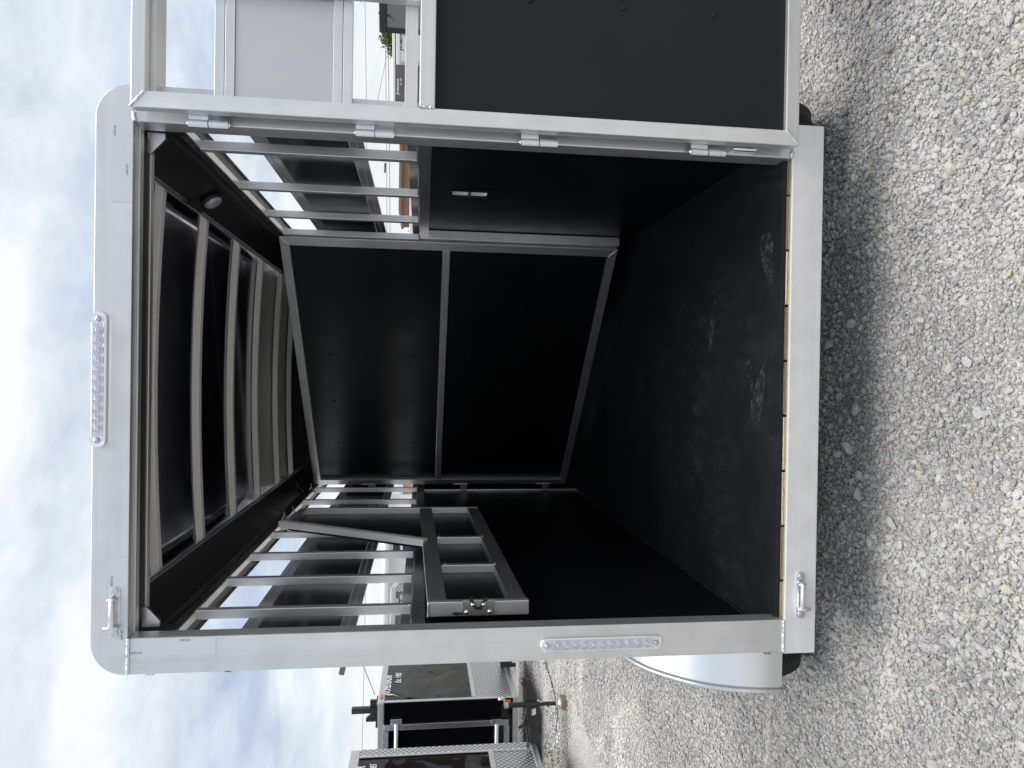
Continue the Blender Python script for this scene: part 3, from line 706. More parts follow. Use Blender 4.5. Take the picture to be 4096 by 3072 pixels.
# --- tail lights
def led_bar(cx_, cz_, L, w, horiz):
    b = B(); prism(b, stadium(cx_, cz_, L, w, -0.012, horiz), (0, 0.011, 0)); base = obj('tail_light', b, CHROME, T)
    bv = base.modifiers.new('bevel', 'BEVEL'); bv.width = 0.004; bv.segments = 3
    b = B(); box(b, *( (cx_-L/2+w*0.75, cx_+L/2-w*0.75) if horiz else (cx_-w*0.36, cx_+w*0.36) ), -0.0155, -0.0121, *((cz_-w*0.36, cz_+w*0.36) if horiz else (cz_-L/2+w*0.75, cz_+L/2-w*0.75)), 0.0008); obj('led_reflector', b, LED, base)
    n = 11
    for k in range(n):
        t_ = (k-(n-1)/2)*(L-w*2.0)/(n-0.2); c_ = V((cx_+t_, 0, cz_)) if horiz else V((cx_, 0, cz_+t_))
        b = B()
        for r_, tr in ((w*0.10, 0.0028), (w*0.20, 0.0012), (w*0.29, 0.0010)):
            tube(b, [(c_.x+r_*cos(a), -0.0165, c_.z+r_*sin(a)) for a in [q*2*pi/16 for q in range(17)]], tr, 5, cap=False)
        obj('led', b, LEDC, base, smooth=True)
    for sg in (-1, 1):
        e_ = V((cx_+sg*(L/2-w*0.5), -0.012, cz_)) if horiz else V((cx_, -0.012, cz_+sg*(L/2-w*0.5)))
        b = B(); tube(b, [e_, e_+V((0, -0.005, 0)), e_+V((0, -0.007, 0))], [0.010, 0.009, 0.005], 12); obj('lens_screw', b, BOLT, base, smooth=True)
    b = B(); prism(b, stadium(cx_, cz_, L-w*0.35, w*0.80, -0.0215, horiz), (0, 0.003, 0)); obj('lens', b, GLASS, base)
led_bar(-0.022, 1.003, 0.425, 0.048, True)
led_bar(-0.898, -0.617, 0.425, 0.046, False)
b = B(); prism(b, [(0.800, -0.030, -1.135), (0.826, -0.030, -1.12), (0.826, -0.030, -1.06), (0.800, -0.030, -1.045), (0.870, -0.030, -1.045), (0.87, -0.030, -1.135)], (0, 0.03, 0))
# marker lamp peeking out beside the open gate
b.free(); b = B(); box(b, 0.797, 0.868, -0.024, -0.001, -1.135, -1.050, 0.008); ml = obj('marker_lamp', b, CHROME, T, smooth=False)
# --- latch keepers
def keeper(cx_, cz_, sgn):
    L = 0.165; b = B(); prism(b, stadium(cx_, cz_, L, 0.032, -0.012 if cz_ < 0 else -0.004, True), (0, 0.008 if cz_ < 0 else 0.0035, 0)); k = obj('gate_keeper', b, ALW, T)
    y = -0.012 if cz_ < 0 else -0.005
    for sg in (-1, 1):
        c_ = V((cx_+sg*L*0.40, y, cz_)); b = B(); tube(b, [c_, c_+V((0, -0.003, 0)), c_+V((0, -0.0042, 0))], [0.0125, 0.0115, 0.006], 16); obj('keeper_bolt', b, BOLT, k)
    b = B(); tube(b, [(cx_-L*0.28, y-0.001, cz_+0.004), (cx_-L*0.24, y-0.014, cz_+0.002), (cx_+L*0.24, y-0.014, cz_+0.002), (cx_+L*0.28, y-0.001, cz_+0.004)], 0.009, 10)
    tube(b, [(cx_-L*0.28, y-0.010, cz_-sgn*0.018), (cx_-L*0.27, y-0.016, cz_+sgn*0.026)], 0.0065, 8)
    tube(b, [(cx_+L*0.25, y-0.008, cz_-0.010), (cx_+L*0.25, y-0.014, cz_+0.016)], 0.006, 8)
    obj('keeper_hook', b, ALW, k, smooth=True)
keeper(-0.752, 0.950, 1); keeper(-0.748, -1.333, -1)
# --- reflective tape
def tape(x0_, x1_, z0_, z1_, texts, vert=False):
    tp = bx('reflective_tape', TAPE, T, x0_, x1_, -0.0012, -0.0004, z0_, z1_)
    for x_, z_ in texts:
        if vert: text('tape_lettering', 'DOT-C2', PRINT, tp, (x_, -0.0016, z_), (0, 0, -1), (1, 0, 0), 0.0085, 0, 0.0002, th=0.0)
        else: text('tape_lettering', 'DOT-C2', PRINT, tp, (x_, -0.0016, z_), (1, 0, 0), (0, 0, 1), 0.0085, 0, 0.0002, th=0.0)
tape(0.534, 0.842, 0.9125, 0.975, ((0.74, 0.962), (0.62, 0.925)))
tape(-0.889, -0.578, 0.9125, 0.972, ((-0.67, 0.957), (-0.84, 0.925)))
tape(-0.893, -0.838, 0.645, 0.903, ((-0.849, 0.755), (-0.885, 0.900)), True)
tape(0.790, 0.858, 0.62, 0.900, (), True)
# side rubber bumper clip on the left
bx('side_clip', ALW, T, XL-0.012, XL-0.001, 0.02, 0.05, 0.84, 0.865); bx('side_clip', ALW, T, XL-0.006, XL-0.001, 0.0, 0.05, 0.60, 0.62)
bx('side_clip', ALW, T, XL-0.008, XL-0.0045, 0.0, 0.02, -1.235, -1.205)
# --- fenders and wheels
def fender(s, xi, xo):
    prof = [(0.320, -1.445), (0.322, -1.38), (0.332, -1.317), (0.350, -1.25), (0.379, -1.18), (0.42, -1.115), (0.473, -1.057), (0.53, -1.005), (0.588, -0.965), (0.655, -0.935), (0.73, -0.915), (0.85, -0.905), (1.3, -0.90), (1.75, -0.905)]
    prof += [(2.4-y+0.18, z) for y, z in reversed(prof[:12])]
    prof = [(q.y, q.z) for q in spl([V((0, y, z)) for y, z in prof], 4)]
    th = 0.004; b = B(); n = len(prof)
    cy_, cz_ = 1.29, -1.45
    inn = [(cy_+(y-cy_)*0.994, cz_+(z-cz_)*0.992) for y, z in prof]
    prism(b, [(xi, y, z) for y, z in prof]+[(xi, y, z) for y, z in reversed(inn)], (xo-xi-s*0.012, 0, 0))
    f = obj('fender', b, plain('polished_aluminium', (0.80, 0.81, 0.83), 0.36, 1.0, 0.03, 6), T, smooth=True)
    es = f.modifiers.new('split', 'EDGE_SPLIT'); es.split_angle = R(40)
    # rolled edge and skirt
    b = B(); tube(b, [(xo-s*0.012, y, z) for y, z in prof], 0.012, 10); obj('rolled_edge', b, ALY, f, smooth=True)
    b = B(); wh = [(y, z) for y, z in prof if True]
    sk = wh+[(2.1-0.0, -1.445), (2.02, -1.2), (1.9, -1.04), (1.6, -0.99), (1.3, -0.98), (0.9, -0.99), (0.66, -1.05), (0.5, -1.2), (0.44, -1.445)]
    prism(b, [(xo-s*0.016, cy_+(y-cy_)*0.985, z-0.004) for y, z in sk], (s*0.003, 0, 0)); obj('fender_skirt', b, ALY, f)
fender(-1, XL-0.001, -1.245); fender(1, XR+0.001, 1.195)
def wheel(xc, s, yc):
    gz = gh(xc, yc); Rw = 0.340; zc = gz+Rw-0.004; w = 0.10
    prof = [(0.200, w*0.75), (0.24, w*0.98), (0.29, w), (0.318, w*0.90), (0.333, w*0.72), (0.338, w*0.3), (0.338, -w*0.3), (0.333, -w*0.72), (0.318, -w*0.90), (0.29, -w), (0.24, -w*0.98), (0.20, -w*0.75)]
    b = B(); n = 56; rings = []
    for k in range(n):
        a = 2*pi*k/n; rings.append([b.verts.new((xc+o_, yc+r_*cos(a), zc+r_*sin(a))) for r_, o_ in prof])
    for k in range(n):
        for j in range(len(prof)-1): b.faces.new((rings[k][j], rings[k][j+1], rings[(k+1) % n][j+1], rings[(k+1) % n][j]))
    wh = obj('wheel', b, TYRE, T, smooth=True)
    # tread blocks
    b = B()
    for k in range(70):
        a = 2*pi*k/70; c_, s2 = cos(a), sin(a)
        for o0, o1, sk_ in ((-0.088, -0.050, 0.02), (-0.044, -0.018, -0.02), (-0.013, 0.013, 0.0), (0.018, 0.044, 0.02), (0.050, 0.088, -0.02)):
            aa = a+sk_
            r0, r1 = 0.330, 0.3415-(abs((o0+o1)/2)**2)*1.6
            h_ = 0.0125
            vs_ = []
            for r_ in (r0, r1):
                for o_ in (o0, o1):
                    for da in (-h_/r1, h_/r1): vs_.append(b.verts.new((xc+o_, yc+r_*cos(aa+da), zc+r_*sin(aa+da))))
            for f_ in ((4, 5, 7, 6), (0, 4, 6, 2), (1, 3, 7, 5), (0, 1, 5, 4), (2, 6, 7, 3)): b.faces.new([vs_[q] for q in f_])
    obj('tread_block', b, TYRE, wh)['kind'] = 'stuff'
    b = B(); tube(b, [(xc+s*0.02, yc, zc), (xc+s*0.055, yc, zc), (xc+s*0.07, yc, zc)], [0.21, 0.20, 0.12], 28); obj('rim', b, ALW, wh, smooth=True)
for yc in (0.715, 1.62):
    wheel(-1.128, -1, yc); wheel(1.075, 1, yc)
for yc in (0.735, 1.62): bx('axle', FRAMEBLK, T, -1.0, 0.96, yc-0.03, yc+0.03, -1.45, -1.39)
# --- rear gate, swung fully open to the right, just behind the rear plane
k_ = 0.983; GX1 = 2.42; yf, yk = -0.080, -0.040
zt, zb = 0.907*k_, -1.278*k_
w1, w2 = 0.043, 0.047
def mit(nm, mat, par, pts):
    b = B(); prism(b, [(x, yf, z) for x, z in pts], (0, yk-yf, 0)); o = obj(nm, b, mat, par)
    v_ = o.modifiers.new('bevel', 'BEVEL'); v_.width = 0.0035; v_.segments = 2; v_.limit_method = 'ANGLE'; v_.angle_limit = R(60); return o
rg = mit('rear_gate', ALG, T, [(0.806, zb), (0.857, zb+w2), (0.857, zt-w1), (0.806, zt)])
mit('gate_stile', ALG, rg, [(GX1, zb), (GX1-0.051, zb+w2), (GX1-0.051, zt-w1), (GX1, zt)])
mit('gate_rail', ALGX, rg, [(0.807, zt), (0.858, zt-w1), (GX1-0.052, zt-w1), (GX1-0.001, zt)])
mit('gate_rail', ALGX, rg, [(0.807, zb), (0.858, zb+w2), (GX1-0.052, zb+w2), (GX1-0.001, zb)])
bx('gate_rail', ALGX, rg, 0.8575, GX1-0.0505, yf, yk, -0.026*k_, 0.025*k_, bev=0.004)
bx('gate_board', GATEBLK, rg, 0.85, GX1-0.045, yf+0.018, yf+0.028, -1.24*k_, -0.02)
bx('gate_head_flange', ALGX, rg, 0.86, GX1-0.05, yk+0.001, 0.045, 0.832, 0.880)
for z0_, z1_ in ((0.630, 0.660), (0.599, 0.629), (0.269, 0.299), (0.238, 0.268), (0.031, 0.072)):
    bx('slat_rail', ALGX, rg, 0.845, GX1-0.03, yk+0.001, yk+0.026, z0_+0.0004, z1_-0.0004, bev=0.0012)
bx('slat_panel', SKIN, rg, 0.85, GX1-0.03, yk+0.006, yk+0.016, 0.300, 0.598)
for x_ in (1.205, 1.60, 2.0): bx('window_bar', ALG, rg, x_-0.010, x_+0.024, yf+0.004, yk-0.001, 0.026, 0.847, bev=0.003)
b = B()
for z_ in (-0.331, -0.65, -0.968):
    for x_ in (1.246, 1.66, 2.07):
        q = V((x_*0.99, yf+0.018, z_*0.985)); tube(b, [q, q+V((0, -0.003, 0)), q+V((0, -0.0045, 0))], [0.0095, 0.009, 0.004], 14)
sh = obj('screw_head', b, GATEBLK, rg, smooth=True)
b = B()
bead(b, (0.806, yf-0.001, zt), (0.857, yf-0.001, 0.863*k_), 0.0045); bead(b, (0.806, yf-0.001, zb), (0.857, yf-0.001, -1.230*k_), 0.0045)
bead(b, (0.858, yf-0.001, -0.026), (0.858, yf-0.001, 0.024), 0.0045)
obj('weld_bead', b, ALW, rg, smooth=True)
for z_ in (0.676, 0.165, -0.370, -0.953):
    flip = z_ < -0.5; hx, hy = 0.781, -0.030
    b = B(); tube(b, [(hx, hy, z_+0.060), (hx, hy, z_+0.0015)], 0.013, 14); bar(b, (hx+0.004, hy, z_+0.031), (0.850, yk+0.004, z_+0.031), 0.006, 0.058, (0, 0, 1)); h1 = obj('hinge', b, ALW, rg)
    b = B(); tube(b, [(hx, hy, z_-0.0015), (hx, hy, z_-0.060)], 0.013, 14); bar(b, (hx+0.004, hy+0.006, z_-0.031), (0.870, -0.006, z_-0.031), 0.006, 0.056, (0, 0, 1)); obj('hinge_leaf', b, ALW, h1)
    b = B(); e_ = -1 if not flip else 1
    tube(b, [(hx, hy, z_+0.061), (hx, hy, z_+0.066)], [0.010, 0.006], 12); tube(b, [(hx, hy, z_-0.061), (hx, hy, z_-0.066)], [0.010, 0.006], 12); obj('hinge_pin', b, CHROME, h1, smooth=True)

# ================================================================== CARGO TRAILERS ON THE LEFT
GA = gh(-4.5, 5)
def rivets(bm, p, q, n, r=0.008, nn=V((1, 0, 0))):
    p, q = V(p), V(q)
    for k in range(n):
        c_ = p.lerp(q, (k+0.5)/n); tube(bm, [c_, c_+nn*0.004], [r, r*0.4], 6)
def wheel_simple(parent, x_, y_, gz, axis_y=True, Rw=0.33):
    b = B(); d = V((0, 0.1, 0)) if axis_y else V((0.1, 0, 0)); c_ = V((x_, y_, gz+Rw))
    tube(b, [c_-d, c_-d*0.9, c_+d*0.9, c_+d], [Rw*0.9, Rw, Rw, Rw*0.9], 28); w_ = obj('wheel', b, TYRE, parent)
    b = B(); tube(b, [c_-d*1.05, c_+d*1.05], Rw*0.55, 20); obj('rim', b, GALV, w_)
# trailer A (nearest)
AX, AY1, AY0, AZ0, AZ1 = -3.938, 5.215, 3.30, -1.20, 0.697
TA = thing('cargo_trailer', 'nearest black enclosed trailer on the left, checkered plate nose and long black tongue', 'cargo trailer', (-6, 4.3, GA), 'black enclosed trailers on the left')
bx('body', PAINTBLK, TA, -9.0, AX-0.004, AY0, AY1-0.004, AZ0, AZ1-0.05)
bx('roof', ALX, TA, -9.0, AX+0.006, AY0-0.004, AY1+0.004, AZ1-0.10, AZ1, bev=0.01)
bx('corner_trim', DIAM, TA, AX-0.02, AX+0.004, AY1-0.13, AY1+0.003, AZ0, AZ1-0.101)
bx('edge_strip', ALZ, TA, AX+0.0045, AX+0.012, AY1-0.165, AY1-0.131, AZ0, AZ1-0.101)
bx('stone_guard', DIAM, TA, AX-0.002, AX+0.004, AY0, AY1-0.166, AZ0, -0.76)
bx('guard_trim', ALY, TA, AX+0.0045, AX+0.014, AY0, AY1-0.166, -0.785, -0.735)
bx('bottom_rail', ALY, TA, AX-0.03, AX+0.016, AY0, AY1+0.004, AZ0-0.06, AZ0-0.001, bev=0.004)
b = B(); rivets(b, (AX+0.012, AY1-0.148, AZ0), (AX+0.012, AY1-0.148, AZ1-0.1), 14); rivets(b, (AX+0.006, AY0, AZ1-0.05), (AX+0.006, AY1, AZ1-0.05), 12); obj('rivet', b, CHROME, TA)['kind'] = 'stuff'
pA = atx(1455, 3052, AX); logo(TA, WHITE, (AX+0.004, pA.y-0.70, pA.z-0.02), (0, 1, 0), (0, 0, 1), 0.72, 0.085)
for x_ in (-6.6, -7.4):
    for y_ in (AY0+0.06, AY1-0.06): wheel_simple(TA, x_, y_+(0.12 if y_ > 4.3 else -0.12), GA)
# A-frame tongue
Q0, Q1 = V((-4.09, 5.11, -1.30)), V((-3.31, 5.34, -1.20))
def tg(X_, Y_): return atp(X_, Y_, Q0, Q1)
td = (Q1-Q0); td.z = 0; td.normalize(); tn = V((td.y, -td.x, 0))
b = B(); prism(b, [tg(*q) for q in ((2126, 3050), (2104, 2790), (2099, 2742), (2102, 2722), (2112, 2716), (2122, 2720), (2126, 2740), (2138, 2765), (2144, 2800), (2150, 2850), (2162, 2960), (2170, 3050))], tn*-0.06); tgo = obj('tongue', b, FRAMEBLK, TA)
b = B(); tube(b, [tg(2099, 2745)-tn*0.03, tg(2095, 2722)-tn*0.03, tg(2100, 2712)-tn*0.03], [0.03, 0.04, 0.02], 12); obj('coupler', b, FRAMEBLK, tgo, smooth=True)
J = tg(2130, 2812)
def jz(X_): return tg(X_, 2812).z
jk = B(); tube(jk, [(J.x, J.y-0.03, jz(2030)), (J.x, J.y-0.03, jz(2155))], 0.028, 14); jack = obj('tongue_jack', jk, FRAMEBLK, TA, smooth=False)
fz = jz(2240)
b = B(); tube(b, [(J.x, J.y-0.03, jz(2155)), (J.x, J.y-0.03, fz+0.05)], 0.022, 14); obj('jack_tube', b, FRAMEBLK, jack)
b = B(); tube(b, [(J.x, J.y-0.03, fz+0.055), (J.x, J.y-0.03, fz+0.03), (J.x, J.y-0.03, fz+0.012), (J.x, J.y-0.03, fz)], [0.026, 0.030, 0.06, 0.062], 14); obj('jack_foot', b, GALV, jack)
b = B(); tube(b, [(J.x, J.y-0.03, jz(2032)), (J.x, J.y-0.03, jz(2018))], 0.03, 12); tube(b, [(J.x-0.02, J.y-0.05, jz(2020)), (J.x+0.10, J.y-0.07, jz(2012)), (J.x+0.11, J.y-0.07, jz(2012)+0.02)], 0.010, 8)
tube(b, [(J.x+0.09, J.y-0.07, jz(2015)), (J.x+0.09, J.y-0.07, jz(1990))], 0.016, 8); obj('jack_crank', b, GALV, jack, smooth=True)
blk = bx('wood_block', plain('weathered_wood', (0.22, 0.16, 0.11), 0.9, 0, 0.3, 15), None, J.x-0.05, J.x+0.06, J.y-0.09, J.y+0.05, gh(J.x, J.y)-0.005, fz-0.001, bev=0.006, org=(J.x, J.y, gh(J.x, J.y)))
tag(blk, 'small brown wooden block under the foot of the tongue jack', 'wood block')
pp = [atp(2143, 2832, Q0, Q1), atp(2143, 2856, Q0, Q1), atp(2132, 2862, Q0, Q1), atp(2124, 2858, Q0, Q1), atp(2124, 2838, Q0, Q1)]
b = B(); b.faces.new([b.verts.new(q+tn*0.004) for q in pp]); obj('warning_label', b, WHITE, tgo)
b = B(); b.faces.new([b.verts.new(q+tn*0.006) for q in [atp(2129, 2836, Q0, Q1), atp(2129, 2856, Q0, Q1), atp(2125, 2856, Q0, Q1), atp(2125, 2840, Q0, Q1)]]); obj('warning_stripe', b, REDM, tgo)
def chain(pts2, parent):
    """links along a polyline"""
    P = [V(p) for p in pts2]; dense = []
    for i in range(len(P)-1):
        n = 24
        for k in range(n): dense.append(P[i].lerp(P[i+1], k/n))
    b = B(); acc = 0; last = dense[0]; flip = False
    for p in dense[1:]:
        acc += (p-last).length
        if acc >= 0.040:
            d = (p-last).normalized(); a = d.cross(V((0, 0, 1))).normalized(); c_ = d.cross(a)
            if flip: a, c_ = c_, a
            tube(b, [p+d*(0.030*cos(t_))+a*(0.016*sin(t_)) for t_ in [q*2*pi/10 for q in range(11)]], 0.0065, 5, cap=False)
            flip = not flip; acc = 0
        last = p
    obj('safety_chain', b, GALV, parent, smooth=True)['kind'] = 'stuff'
c1 = spl([atp(X_, Y_, Q0, Q1)+tn*0.03 for X_, Y_ in ((2145, 2798), (2170, 2812), (2200, 2840), (2222, 2875), (2234, 2915), (2232, 2950), (2218, 2980), (2195, 3000), (2172, 3015))])
chain(c1, tgo)
c2 = spl([atp(X_, Y_, Q0, Q1)-tn*0.03 for X_, Y_ in ((2150, 2808), (2180, 2840), (2205, 2880), (2215, 2925), (2205, 2950), (2190, 2965), (2170, 2985))])
chain(c2, tgo)
b = B(); tube(b, spl([tg(X_, Y_)+tn*0.04 for X_, Y_ in ((2095, 2795), (2108, 2815), (2098, 2870), (2085, 2905), (2074, 2905), (2086, 2898), (2112, 2890), (2120, 2930))]), 0.011, 8)
tube(b, spl([tg(X_, Y_)+tn*0.03 for X_, Y_ in ((2092, 2735), (2094, 2790), (2100, 2830), (2104, 2900), (2110, 2960), (2105, 3000))]), 0.012, 8); obj('wiring_loom', b, RUBBER, tgo, smooth=True)
# trailer B
BX, BY0, BY1, BZ0, BZ1 = -4.083, 6.622, 8.55, -1.20, 0.509
TB = thing('cargo_trailer', 'black enclosed trailer behind the tongue jack, with white lettering and a silver barred door frame', 'cargo trailer', (-6.5, 7.6, GA), 'black enclosed trailers on the left')
bx('body', PAINTBLK, TB, -9.2, BX-0.004, BY0+0.004, BY1, BZ0, BZ1-0.05)
bx('roof', ALX, TB, -9.2, BX+0.006, BY0-0.006, BY1+0.004, BZ1-0.085, BZ1, bev=0.012)
bx('corner_trim', ALZ, TB, BX-0.004, BX+0.006, BY0-0.004, BY0+0.05, BZ0, BZ1-0.086, bev=0.003)
bx('stone_guard', DIAM, TB, BX-0.003, BX+0.003, BY0+0.051, BY1, BZ0, -0.70)
bx('guard_trim', ALY, TB, BX+0.0035, BX+0.012, BY0+0.051, BY1, -0.725, -0.675)
bx('bottom_rail', ALX, TB, -9.2, BX+0.012, BY0-0.012, BY0+0.02, BZ0-0.07, BZ0-0.001, bev=0.004); bx('front_rail', ALY, TB, BX-0.02, BX+0.012, BY0+0.021, BY1, BZ0-0.07, BZ0-0.001, bev=0.004)
b = B(); rivets(b, (BX+0.006, BY0+0.025, BZ0), (BX+0.006, BY0+0.025, BZ1-0.1), 15, 0.010); obj('rivet', b, CHROME, TB)['kind'] = 'stuff'
pB = atx(1556, 2782, BX); pB2 = atx(1546, 2692, BX)
logo(TB, WHITE, (BX+0.002, pB.y, pB.z-0.01), (0, 1, 0), (0, 0, 1), pB2.y-pB.y, 0.095)
bx('marker_light', AMBER, TB, BX-0.10, BX-0.02, BY0-0.022, BY0-0.006, -1.17, -1.08, bev=0.004); bx('marker_light', AMBER, TB, BX+0.0065, BX+0.02, BY0+0.10, BY0+0.2, BZ1-0.06, BZ1-0.03, bev=0.004)
def yb(X_, Y_, o_=0.0): q = aty(X_, Y_, BY0-0.012+o_); return q
fr = B(); bar(fr, yb(1536, 2912), yb(2034, 2888), 0.02, 0.07, (1, 0, 0), 0.004); dfr = obj('door_frame', fr, GALV, TB)
zt_, zb_ = yb(1542, 2940).z, yb(2026, 2940).z
br_('door_frame_rail', GALV, dfr, yb(1542, 2925), (-6.2, BY0-0.012, zt_), 0.02, 0.07); br_('door_frame_rail', GALV, dfr, yb(2026, 2900), (-6.2, BY0-0.012, zb_), 0.02, 0.07)
for X_ in (1585, 1987):
    q = yb(X_, 2898, -0.03); b = B(); tube(b, [q, (-6.0, q.y, q.z)], 0.024, 12); lk = obj('lock_bar', b, GALV, dfr, smooth=True)
    b = B(); box(b, q.x-0.01, q.x+0.06, q.y+0.005, q.y+0.025, q.z-0.07, q.z+0.07, 0.004); obj('lock_bracket', b, GALV, lk)
tp_ = yb(1402, 2862); q = yb(1500, 2862)
pb = B(); bar(pb, V((q.x, BY0+0.15, BZ1)), V((q.x, BY0+0.15, tp_.z)), 0.07, 0.07, (0, 1, 0), 0.004); rp = obj('roof_bracket', pb, FRAMEBLK, TB)
bx('bracket_foot', FRAMEBLK, rp, q.x-0.16, q.x+0.13, BY0-0.008, BY0+0.25, BZ1+0.001, BZ1+0.02)
b = B(); prism(b, [(q.x+0.038, BY0+0.14, BZ1+0.021), (q.x+0.12, BY0+0.14, BZ1+0.021), (q.x+0.12, BY0+0.14, BZ1+0.10), (q.x+0.038, BY0+0.14, BZ1+0.10)], (0, 0.04, 0)); obj('bracket_block', b, FRAMEBLK, rp)
b = B(); prism(b, [(q.x-0.038, BY0+0.14, BZ1+0.021), (q.x-0.15, BY0+0.14, BZ1+0.021), (q.x-0.15, BY0+0.14, BZ1+0.15), (q.x-0.11, BY0+0.14, BZ1+0.15), (q.x-0.038, BY0+0.14, BZ1+0.07)], (0, 0.04, 0)); obj('bracket_block', b, FRAMEBLK, rp)
bx('tongue', FRAMEBLK, TB, BX+0.013, BX+1.1, 7.55, 7.65, BZ0-0.10, BZ0+0.06); bx('tongue_jack', FRAMEBLK, TB, BX+0.9, BX+0.96, 7.57, 7.63, gh(-3.1, 7.6)-0.004, BZ0-0.101)
for x_ in (-6.8, -7.6): wheel_simple(TB, x_, BY0-0.10, GA)
# trailer C, seen through the left side windows
CY = 10.5
cr_ = aty(1600, 2350, CY); cl_ = aty(1600, 2600, CY); ct_ = aty(1562, 2385, CY).z
TC = thing('cargo_trailer', 'dark enclosed trailer seen through the left windows, below the white eave, with white lettering', 'cargo trailer', (cr_.x, CY, GA), 'black enclosed trailers on the left')
TC.rotation_euler.z = R(14)
bx('body', GREYPAINT, TC, cr_.x-2.6, cr_.x, CY, CY+3.5, -1.2, ct_-0.10)
bx('roof', ALX, TC, cr_.x-2.61, cr_.x+0.01, CY-0.01, CY+3.5, ct_-0.10, ct_, bev=0.01)
bx('corner_trim', DIAM, TC, cr_.x-0.07, cr_.x+0.004, CY-0.005, CY-0.0005, -1.2, ct_-0.101)
lp = aty(1592, 2455, CY); lq = aty(1585, 2383, CY); logo(TC, WHITE, (lp.x, CY-0.004, lp.z), (1, 0, 0), (0, 0, 1), (lq.x-lp.x), 0.055)
wheel_simple(TC, cr_.x-2.0, CY-0.12, gh(cr_.x-2, CY), True); bx('bottom_rail', ALX, TC, cr_.x-2.6, cr_.x, CY-0.008, CY+0.02, -1.27, -1.201)
bx('tongue', FRAMEBLK, TC, cr_.x-1.3, cr_.x-1.2, CY-0.9, CY-0.01, -1.28, -1.20); bx('tongue_jack', FRAMEBLK, TC, cr_.x-1.28, cr_.x-1.22, CY-0.86, CY-0.8, gh(cr_.x-1.25, CY-0.8)-0.003, -1.281)

# ================================================================== CARGO TRAILERS ON THE RIGHT
def cargo(label, name, y, Xt, Yl, width, mat, roofm, lm, lX, lY0, lw, zr=0.08, depth=4.0, trim=None, sub=True):
    l_ = aty(Xt, Yl, y); zt2 = l_.z; x0_ = l_.x; g_ = gh(x0_+1, y)
    t_ = thing(name, label, 'cargo trailer', (x0_, y, g_), 'enclosed trailers beyond the open gate'); t_.rotation_euler.z = -math.atan2(x0_, y+2.36)*1.02
    bx('body', mat, t_, x0_, x0_+width, y, y+depth, -1.2, zt2-zr)
    bx('roof', roofm, t_, x0_-0.01, x0_+width+0.01, y-0.01, y+depth, zt2-zr+0.0005, zt2, bev=0.012)
    bx('corner_trim', trim or ALZ, t_, x0_-0.008, x0_+0.05, y-0.008, y-0.0005, -1.2, zt2-zr)
    bx('stone_guard', DIAM, t_, x0_+0.051, x0_+width, y-0.006, y-0.0005, -1.2, -0.75); bx('bottom_rail', ALX, t_, x0_, x0_+width, y-0.01, y+0.02, -1.27, -1.201)
    a_ = aty(lX, lY0, y); logo(t_, lm, (a_.x, y-0.003, a_.z), (1, 0, 0), (0, 0, 1), lw, lw*0.12, sub)
    bx('tongue', FRAMEBLK, t_, x0_+width/2-0.05, x0_+width/2+0.05, y-1.1, y-0.011, -1.28, -1.2); bx('tongue_jack', FRAMEBLK, t_, x0_+width/2-0.03, x0_+width/2+0.03, y-1.0, y-0.94, gh(x0_+width/2, y-1)-0.003, -1.281)
    for x_ in (x0_-0.02, x0_+width+0.02): wheel_simple(t_, x_, y+depth/2, g_, False)
    return t_
cargo('grey enclosed trailer with a black roof edge and dark lettering, nearest beyond the open gate', 'cargo_trailer', 6.0, 1517, 126, 2.1, MIDGREY, INKBLK, INKBLK, 1549, 72, 0.62, 0.09, trim=INKBLK)
cargo('white enclosed trailer with black lettering, between a grey and a charcoal trailer', 'cargo_trailer', 11.0, 1586, 256, 2.1, WPAINT, WHITE, INKBLK, 1609, 206, 0.46, 0.07)
cargo('charcoal enclosed trailer with white roof edge and white lettering, seen through the gate window', 'cargo_trailer', 16.0, 1570, 520, 2.4, GREYPAINT, WPAINT, WHITE, 1597, 388, 0.42, 0.07)
cargo('white enclosed trailer in front of the brown brick wall, seen through the right side windows', 'cargo_trailer', 18.0, 1637, 975, 5.2, WPAINT, WPAINT, INKBLK, 1680, 800, 1.0, 0.07, 2.4)

# ================================================================== BUILDINGS, POLES, WIRES
def pos(X_, Y_, y): return aty(X_, Y_, y)
yB = 24.0; bl = pos(1540, 2560, yB).x; brx = pos(1540, 2030, yB).x; ez = pos(1537, 2250, yB).z
WB = thing('office_building', 'long low white building with navy windows, seen through the left windows', 'building', ((bl+brx)/2, yB+4, G))
bx('wall', STUCCO, WB, bl, brx, yB, yB+8, G-0.02, ez)
rb = B(); prism(rb, [(bl-0.3, yB-0.35, ez), (bl-0.3, yB+4, ez+0.15), (bl-0.3, yB+8.35, ez)], (brx-bl+0.6, 0, 0)); obj('roof', rb, WPAINT, WB)
b = B(); tube(b, [(bl-0.3, yB-0.42, ez-0.06), (brx+0.3, yB-0.42, ez-0.06)], 0.14, 14); obj('gutter', b, WPAINT, WB, smooth=True)
for Ya, Yb_ in ((2165, 2201), (2350, 2400), (2100, 2135)):
    a_, c_ = pos(1572, Yb_, yB), pos(1640, Ya, yB)
    w_ = bx('window', WPAINT, WB, a_.x-0.05, c_.x+0.05, yB-0.04, yB-0.001, c_.z-0.05, a_.z+0.05)
    zm = (a_.z+c_.z)/2
    bx('pane', NAVY, w_, a_.x, c_.x, yB-0.05, yB-0.0405, zm+0.05, a_.z); bx('pane', NAVY, w_, a_.x, c_.x, yB-0.05, yB-0.0405, c_.z, zm-0.05)
yK = 23.0; ka, kc = pos(1606, 838, yK), pos(1606, 560, yK)
KB = thing('brick_building', 'brown brick building behind the white trailer, seen through the right windows', 'building', ((ka.x+kc.x)/2, yK+3, G))
